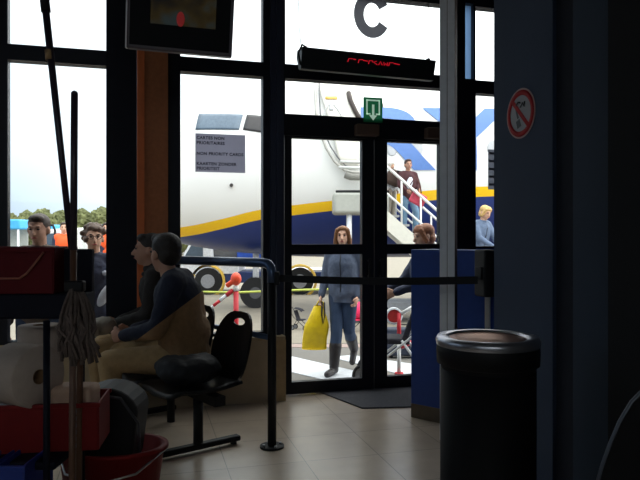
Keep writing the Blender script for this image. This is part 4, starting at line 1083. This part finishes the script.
# people on the stairs
xw = P(408, 237, 11.8).x; zw = top.z+.09-(xw-top.x)*.93*1.0
ws, _ = person('woman in dark red-brown top and light jeans walking down the boarding stairs', (xw, 11.8, zw-.12), math.radians(20), 1.46,
    J=dict(elr=(-.24, -.06, 1.14), wrr=(-.14, -.20, 1.02), ell=(.23, -.04, 1.14), wrl=(.16, -.20, 1.04), knr=(-.09, .0, .49), knl=(.11, -.16, .56), anl=(.12, -.10, .16), tol=(.12, -.24, .11)),
    top=mat('maroon_knit', (72, 40, 44), .9, 0, .2, 50), bottom=DENL, shoes=(SHOE, 0), hair=('short', (62, 40, 34)), head_rot=(0, 0, math.radians(-10)), skin=skinm('skin_tan', (186, 140, 118)), voxel=.012)
MB().ell((-.03, -.12, 1.02), (.06, .035, .11), Matrix.Rotation(.3, 3, 'Y')).build('white_scarf', mat('white_cloth', (225, 222, 220), .8), ws)
c = P(418, 199, 11.45)
t = thing('handbag', 'pink and red handbag carried by the woman on stairs', 'bag', c)
MB().rbox((0, 0, 0), (.28, .10, .22), .03, Matrix.Rotation(.5, 3, 'Y')).build('bag_body', mat('pink_red_cloth', (196, 70, 90), .7, 0, .3, 14), t)
MB().tube([(-.1, 0, .1), (-.14, 0, .25), (-.05, 0, .4), (.03, 0, .28), (.06, 0, .1)], .012, 8).build('strap', mat('brown_strap', (90, 50, 40), .7), t)
c = P(394, 178, 11.95)
t = thing('backpack', 'dark brown backpack on the back of woman on stairs', 'bag', c)
MB().rbox((0, 0, 0), (.30, .2, .30), .07, Matrix.Rotation(.4, 3, 'Y')).build('pack', mat('dark_brown_cloth', (70, 52, 44), .8), t)
MB().tube([(.05, -.1, .12), (.15, -.12, .1), (.18, -.1, -.05), (.08, -.1, -.12)], .014, 8).build('strap', M_RUBBER, t)
xc = P(391, 237, 12.05).x; zc_ = top.z+.09-(xc-top.x)*.93
person('child in pale grey clothes on the boarding stairs behind the woman', (xc, 12.05, zc_-.0), math.radians(40), 1.05, top=mat('pale_grey_knit', (200, 200, 204), .9), bottom=mat('pale_grey_cloth', (170, 168, 164)), shoes=(M_WHITE, 0), hair=('bob', (196, 190, 182)), voxel=.012)
xb = P(484, 237, 10.6).x
person('blond child in grey-blue jacket leaning forward beyond the right pane', (xb-.09, 10.6, .19), math.radians(35), 1.70*.96,
    J=dict(elr=(-.17, -.16, 1.14), wrr=(-.06, -.36, 1.00), ell=(.19, -.2, 1.12), wrl=(.12, -.40, .96), chest=(0, -.06, 1.27), neck=(0, -.10, 1.43), head=(0, -.15, 1.57), shr=(-.165, -.06, 1.38), shl=(.165, -.06, 1.38)),
    top=mat('grey_blue_jacket', (96, 112, 138), .85, 0, .1), bottom=DEN, shoes=(SHOE, 0), hair=('bob', (214, 176, 112)), head_rot=(math.radians(20), 0, 0), voxel=.012)
t = thing('loading_step', 'low grey metal step platform under the blond child', 'platform', (xb, 10.6, GZ))
MB().ext(-.6, .8, -.4, .4, .40, .465).build('deck', M_SILVER, t)
for sx in (-.5, .7):
    for sy in (-.35, .35): MB().cyl((sx, sy, 0), (sx, sy, .42), .03).build('leg', M_SILVER, t)

# ------------------------------------------------------------------ ground vehicle beyond the nose
VY = 17.5
def vx(px): return P(px, 0, VY).x
def vz(py): return P(0, py, VY).z
V0 = Vector((vx(208), VY, GZ))
t = thing('service_truck', 'white and blue flatbed service truck parked beyond the aircraft nose', 'truck', V0)
lx_ = lambda px: vx(px)-V0.x
lz_ = lambda py: vz(py)-GZ
MB().prism([(lx_(172), lz_(276)), (lx_(172), lz_(262)), (lx_(182), lz_(258)), (lx_(190), lz_(242)), (lx_(204), lz_(239)), (lx_(211), lz_(241)), (lx_(213), lz_(276))], 1.8, Matrix.Translation((0, .9, 0))).build('cab', mat('truck_white', (226, 228, 232), .4), t, bevel=.04)
MB().prism([(lx_(184), lz_(258)), (lx_(191.5), lz_(245)), (lx_(203), lz_(243)), (lx_(203), lz_(258))], .02, Matrix.Translation((0, -.012, 0))).build('cab_window', mat('cab_glass', (70, 84, 98), .15), t)
MB().ext(lx_(210), lx_(345), .05, 1.8, lz_(283), lz_(272)).build('chassis', mat('truck_blue', (34, 54, 104), .5), t, bevel=.02)
MB().ext(lx_(213), lx_(238), .03, 1.78, lz_(274), lz_(263)).build('side_box', mat('truck_white', (226, 228, 232)), t, bevel=.02)
MB().ext(lx_(236), lx_(272), .2, 1.6, lz_(262), lz_(243)).build('blue_container', mat('container_blue', (40, 84, 186), .5), t, bevel=.02)
MB().rbox((lx_(222), .9, lz_(250)), (.9, 1.2, .5), .12).build('engine_unit', mat('engine_grey', (96, 96, 98), .6, .2), t)
MB().ext(lx_(290), lx_(335), .2, 1.6, lz_(273), lz_(270)).build('bed_edge', M_WHITE, t)
for px in (208, 300):
    z_ = lz_(283); r = .37
    o = MB().cyl((lx_(px), -.02, r), (lx_(px), .22, r), r, n=32).build('wheel', M_RUBBER, t)
    MB().cyl((lx_(px), -.05, r), (lx_(px), .0, r), .19, n=20).build('wheel_hub', mat('hub_pale_grey', (150, 152, 158), .6), o)
    MB().lathe([(.40, -.06), (.47, -.06), (.47, .0), (.40, .0)], (lx_(px), 0, r), 24, Matrix.Rotation(PI/2, 3, 'X')).build('wheel_arch', mat('arch_yellow', (226, 186, 80), .6), t)

# orange lamp barrier and yellow-green tape
by = 7.4
t = thing('barrier_stand', 'red barrier post with orange lamp and slanting striped arm behind the handrail', 'barrier', (P(236, 0, by).x, by, GZ))
zl = lambda py: P(0, py, by).z-GZ; xl_ = lambda px: P(px, 0, by).x-P(236, 0, by).x
MB().cyl((0, 0, .03), (0, 0, zl(291)), .030).build('post', mat('post_red', (200, 34, 48), .5), t)
MB().cyl((0, 0, zl(291)), (0, 0, zl(286)), .032).build('white_band', M_WHITE, t)
MB().ell((xl_(236), 0, zl(279)), (.062, .062, .078)).rbox((xl_(231), 0, zl(283)), (.13, .06, .06), .02, Matrix.Rotation(-.6, 3, 'Y')).build('lamp', mat('lamp_orange', (240, 84, 50), .4), t)
p0, p1 = Vector((xl_(233), 0, zl(290))), Vector((xl_(207), 0, zl(311)))
for k_ in range(4):
    MB().cyl(p0.lerp(p1, k_/4), p0.lerp(p1, (k_+1)/4), .026-.004*k_).build('arm_band', mat('post_red', (200, 34, 48)) if k_ % 2 == 0 else M_SILVER, t)
MB().cyl((0, 0, 0), (0, 0, .04), .22, n=28).build('base', M_RUBBER, t)
o = MB().tube([P(150, 291, 8.6), P(236, 292.5, 8.6), P(300, 290, 8.6), P(362, 288, 8.6)], .014, 8).build('barrier_tape', mat('yellow_green_tape', (190, 200, 90), .6))
tag(o, 'yellow-green tape stretched across outside at knee height', 'tape')
t = thing('tape_post', 'thin grey post carrying the left end of yellow-green tape', 'post', (P(150, 0, 8.6).x, 8.6, GZ))
MB().cyl((0, 0, 0), (0, 0, 1.15), .025).build('pole', M_SILVER, t); MB().cyl((0, 0, 0), (0, 0, .03), .15).build('base', M_RUBBER, t)
t = thing('tape_post', 'thin grey post carrying the right end of tape behind door stile', 'post', (P(372, 0, 8.6).x, 8.6, GZ))
MB().cyl((0, 0, 0), (0, 0, 1.15), .025).build('pole', M_SILVER, t); MB().cyl((0, 0, 0), (0, 0, .03), .15).build('base', M_RUBBER, t)

# second barrier behind right leaf
by2 = 7.3
X2 = P(399, 0, by2).x
t = thing('barrier_stand', 'red and white barrier post with round reflector behind right door leaf', 'barrier', (X2, by2, GZ))
zl = lambda py: P(0, py, by2).z-GZ; xl_ = lambda px: P(px, 0, by2).x-X2
MB().cyl((0, 0, zl(343)), (0, 0, zl(313)), .024).build('red_tube', mat('post_red', (200, 34, 48)), t)
MB().cyl((0, 0, .03), (0, 0, zl(343)), .022).build('white_tube', M_WHITE, t)
MB().cyl((xl_(394), .03, zl(316)), (xl_(394), .0, zl(316)), .085, n=28).build('reflector', mat('reflector_red', (196, 60, 56), .4), t)
MB().lathe([(.075, 0), (.098, 0), (.098, .04), (.075, .04)], (xl_(394), .03, zl(316)), 28, Matrix.Rotation(PI/2, 3, 'X')).build('reflector_rim', M_SILVER, t)
MB().cyl((xl_(401), 0, zl(314)), (xl_(416), 0, zl(305)), .022).build('white_arm', M_WHITE, t)
MB().cyl((xl_(401), 0, zl(347)), (xl_(415), 0, zl(341)), .026).build('red_arm', mat('post_red', (200, 34, 48)), t)
MB().cyl((0, 0, 0), (0, 0, .035), .05, n=28).build('base', mat('post_red', (200, 34, 48)), t)
sc_ = P(402, 0, 8.4)
t = thing('suitcase', 'dark blue-grey suitcase standing behind the red and white barrier post', 'suitcase', (sc_.x, 8.4, GZ))
MB().rbox((0.02, 0, .21), (.46, .2, .36), .03).build('shell', mat('dark_case', (40, 48, 66), .6), t)
MB().rbox((-.12, -.105, .26), (.05, .015, .10), .004).build('luggage_label', M_WHITE, t)
for sx in (-.15, .19): MB().cyl((sx, -.07, .025), (sx, .07, .025), .025).build('castor', M_RUBBER, t)
MB().tube([(-.06, 0, .38), (-.06, 0, .43), (.10, 0, .43), (.10, 0, .38)], .01, 8).build('handle', M_BLACK, t)

# pushchair held by the ginger-haired person, and smaller wheeled things farther away
def pushchair(label, loc, rz, sc, frame, cloth, cat='pushchair'):
    t = thing('pushchair', label, cat, loc, rz); t.scale = (sc, sc, sc)
    for sy in (-.22, .22):
        MB().tube([(-.35, sy, .12), (.25, sy, .62), (.48, sy, 1.02)], .013, 8).build('frame_tube', frame, t)
        MB().tube([(.32, sy, .12), (.05, sy, .50)], .013, 8).build('frame_tube', frame, t)
        for sx in (-.35, .32):
            o = MB().lathe([(.09, -.02), (.12, -.02), (.12, .02), (.09, .02), (.09, -.02)], (sx, sy, .12), 24, Matrix.Rotation(PI/2, 3, 'X')).build('wheel', M_RUBBER, t)
            MB().cyl((sx, sy-.012, .12), (sx, sy+.012, .12), .09, n=16).build('wheel_disc', mat('wheel_grey', (120, 122, 126), .5), o)
    MB().cyl((.48, -.22, 1.02), (.48, .22, 1.02), .018).build('push_bar', frame, t)
    MB().rbox((-.05, 0, .48), (.36, .38, .06), .02).build('seat', cloth, t)
    MB().rbox((.15, 0, .70), (.06, .38, .46), .02, Matrix.Rotation(.35, 3, 'Y')).build('backrest', cloth, t)
    mb = MB(); mb.grid(lambda i, j_: Vector((.22-.36*math.sin(PI*.5*i)*1, (j_-.5)*.42, .90+.0+.16*math.cos(PI*.5*i)-.04*(2*j_-1)**2)), 8, 8); o = mb.build('hood', cloth, t)
    so = o.modifiers.new('s', 'SOLIDIFY'); so.thickness = .015
    return t
BLKC = mat('black_cloth', (34, 34, 44), .8, 0, .15)
pushchair('dark pushchair with white frame pushed by ginger-haired person', (P(398, 0, 6.9).x, 6.9, GZ), math.radians(-10), 1.0, M_WHITE, BLKC)
t = pushchair('low folded pushchair with bright pink seat on the apron right of walking woman', (P(358, 0, 10.7).x, 10.7, GZ), math.radians(20), .42, M_BLACK, mat('hot_pink_cloth', (235, 40, 96), .7, 0, .1))
MB().ell((-.05, 0, .85), (.48, .35, .34)).build('pink_bundle', mat('hot_pink_cloth', (235, 40, 96)), t)
t = pushchair('low black folded pushchair lying beyond the yellow bag', (P(300, 0, 10.9).x, 10.9, GZ), math.radians(160), .36, M_BLACK, BLKC)

# ------------------------------------------------------------------ far background at left
TARP = mat('sky_blue_tarp', (70, 170, 226), .6, 0, .06)
def cart(px0, px1, Y, zt, label, hw):
    x0, x1 = P(px0, 0, Y).x, P(px1, 0, Y).x; cx = (x0+x1)/2; w = x1-x0
    t = thing('baggage_cart', label, 'cart', (cx, Y, GZ))
    MB().rbox((0, 0, zt-GZ-.15), (w, 1.5, .30), .05).build('canopy', TARP, t)
    MB().ext(-w/2+.05, w/2-.05, -.7, .7, .35, .45).build('deck', M_SILVER, t)
    for sx in (-1, 1):
        for sy in (-1, 1):
            MB().cyl((sx*(w/2-.08), sy*.68, .4), (sx*(w/2-.08), sy*.68, zt-GZ-.2), .03).build('post', M_SILVER, t)
            MB().cyl((sx*(w/2-.3), sy*.6-.05, .18), (sx*(w/2-.3), sy*.6+.05, .18), .18).build('wheel', M_RUBBER, t)
    MB().ext(-w/2+.1, w/2-.1, .0, .03, .45, zt-GZ-.3).build('side_curtain', mat('curtain_grey', (176, 178, 172), .8), t)
cart(-10, 31, 20, P(0, 220, 20).z, 'baggage cart with bright blue canopy farthest left beyond man with brown hair', 0)
cart(52, 62, 26, P(0, 225, 26).z, 'small blue-topped baggage cart between the two men outside', 0)
cart(99, 128, 22, P(0, 225, 22).z, 'baggage cart with blue canopy behind the curly-haired man', 0)
t = thing('van', 'white van parked beyond the two men outside', 'van', (P(74, 0, 24).x, 24, GZ))
MB().prism([(-1.3, .35), (-1.3, 1.1), (-.95, 1.85), (1.3, 1.95), (1.35, .35)], 1.6).build('body', mat('van_white', (228, 228, 224), .4), t, bevel=.08)
MB().prism([(-1.1, 1.15), (-.85, 1.7), (-.2, 1.72), (-.2, 1.15)], .02, Matrix.Translation((0, -.81, 0))).build('side_window', mat('cab_glass', (70, 84, 98)), t)
for sx in (-.85, .85): MB().cyl((sx, -.82, .33), (sx, -.62, .33), .33, n=24).build('wheel', M_RUBBER, t)
t = thing('lamp_post', 'thin dark post with curved top between the two men', 'post', (P(55, 0, 16).x, 16, GZ))
MB().tube([(0, 0, 0), (0, 0, 1.75), (-.05, 0, 1.87), (-.16, 0, 1.88)], .03, 8).build('pole', M_BLACK, t)
# trees
LEAF = mat('tree_green', (98, 102, 66), .95, 0, .45, 1.2, 1.0, bscale=3); BARK = mat('bark', (70, 58, 46), .95)
def crown_mesh(seed):
    rr = random.Random(seed); bm = bmesh.new()
    for k_ in range(26):
        a = rr.uniform(0, 2*PI); r = rr.uniform(0, 1.5); z = rr.uniform(-1.6, 1.6)
        q = max(.2, 1-abs(z)/2.2)
        rell(bm, (math.cos(a)*r*q, math.sin(a)*r*q, z), (rr.uniform(.55, .95),)*3)
    me = bpy.data.meshes.new('crown'); bm.to_mesh(me); bm.free()
    o = bpy.data.objects.new('x', me); C.objects.link(o)
    r = o.modifiers.new('r', 'REMESH'); r.mode = 'VOXEL'; r.voxel_size = .14
    tx = bpy.data.textures.new('n', 'CLOUDS'); tx.noise_scale = .28
    d = o.modifiers.new('d', 'DISPLACE'); d.texture = tx; d.strength = .7
    dg = bpy.context.evaluated_depsgraph_get(); m2 = bpy.data.meshes.new_from_object(o.evaluated_get(dg)); bpy.data.objects.remove(o)
    m2.materials.clear(); m2.materials.append(LEAF); return m2
crowns = [crown_mesh(s) for s in (1, 2, 3)]
rr = random.Random(11)
k_ = 0; px = -12
while px < 330:
    Y = 58+rr.uniform(-3, 3); s = rr.uniform(.78, .98)+(.16 if 78 < px < 112 else 0)
    nm = 'leafy tree in the line of woodland beyond the apron'
    t = thing('tree', nm, 'tree', (P(px, 0, Y).x, Y, GZ), rr.uniform(0, 6), group='trees beyond the apron')
    c = bpy.data.objects.new('crown', crowns[k_ % 3]); C.objects.link(c); c.parent = t; c.scale = (s, s, s*.95); c.location = (0, 0, 2.05*s)
    MB().cyl((0, 0, 0), (0, 0, 1.6*s), .16).build('trunk', BARK, t)
    px += rr.uniform(17, 22); k_ += 1
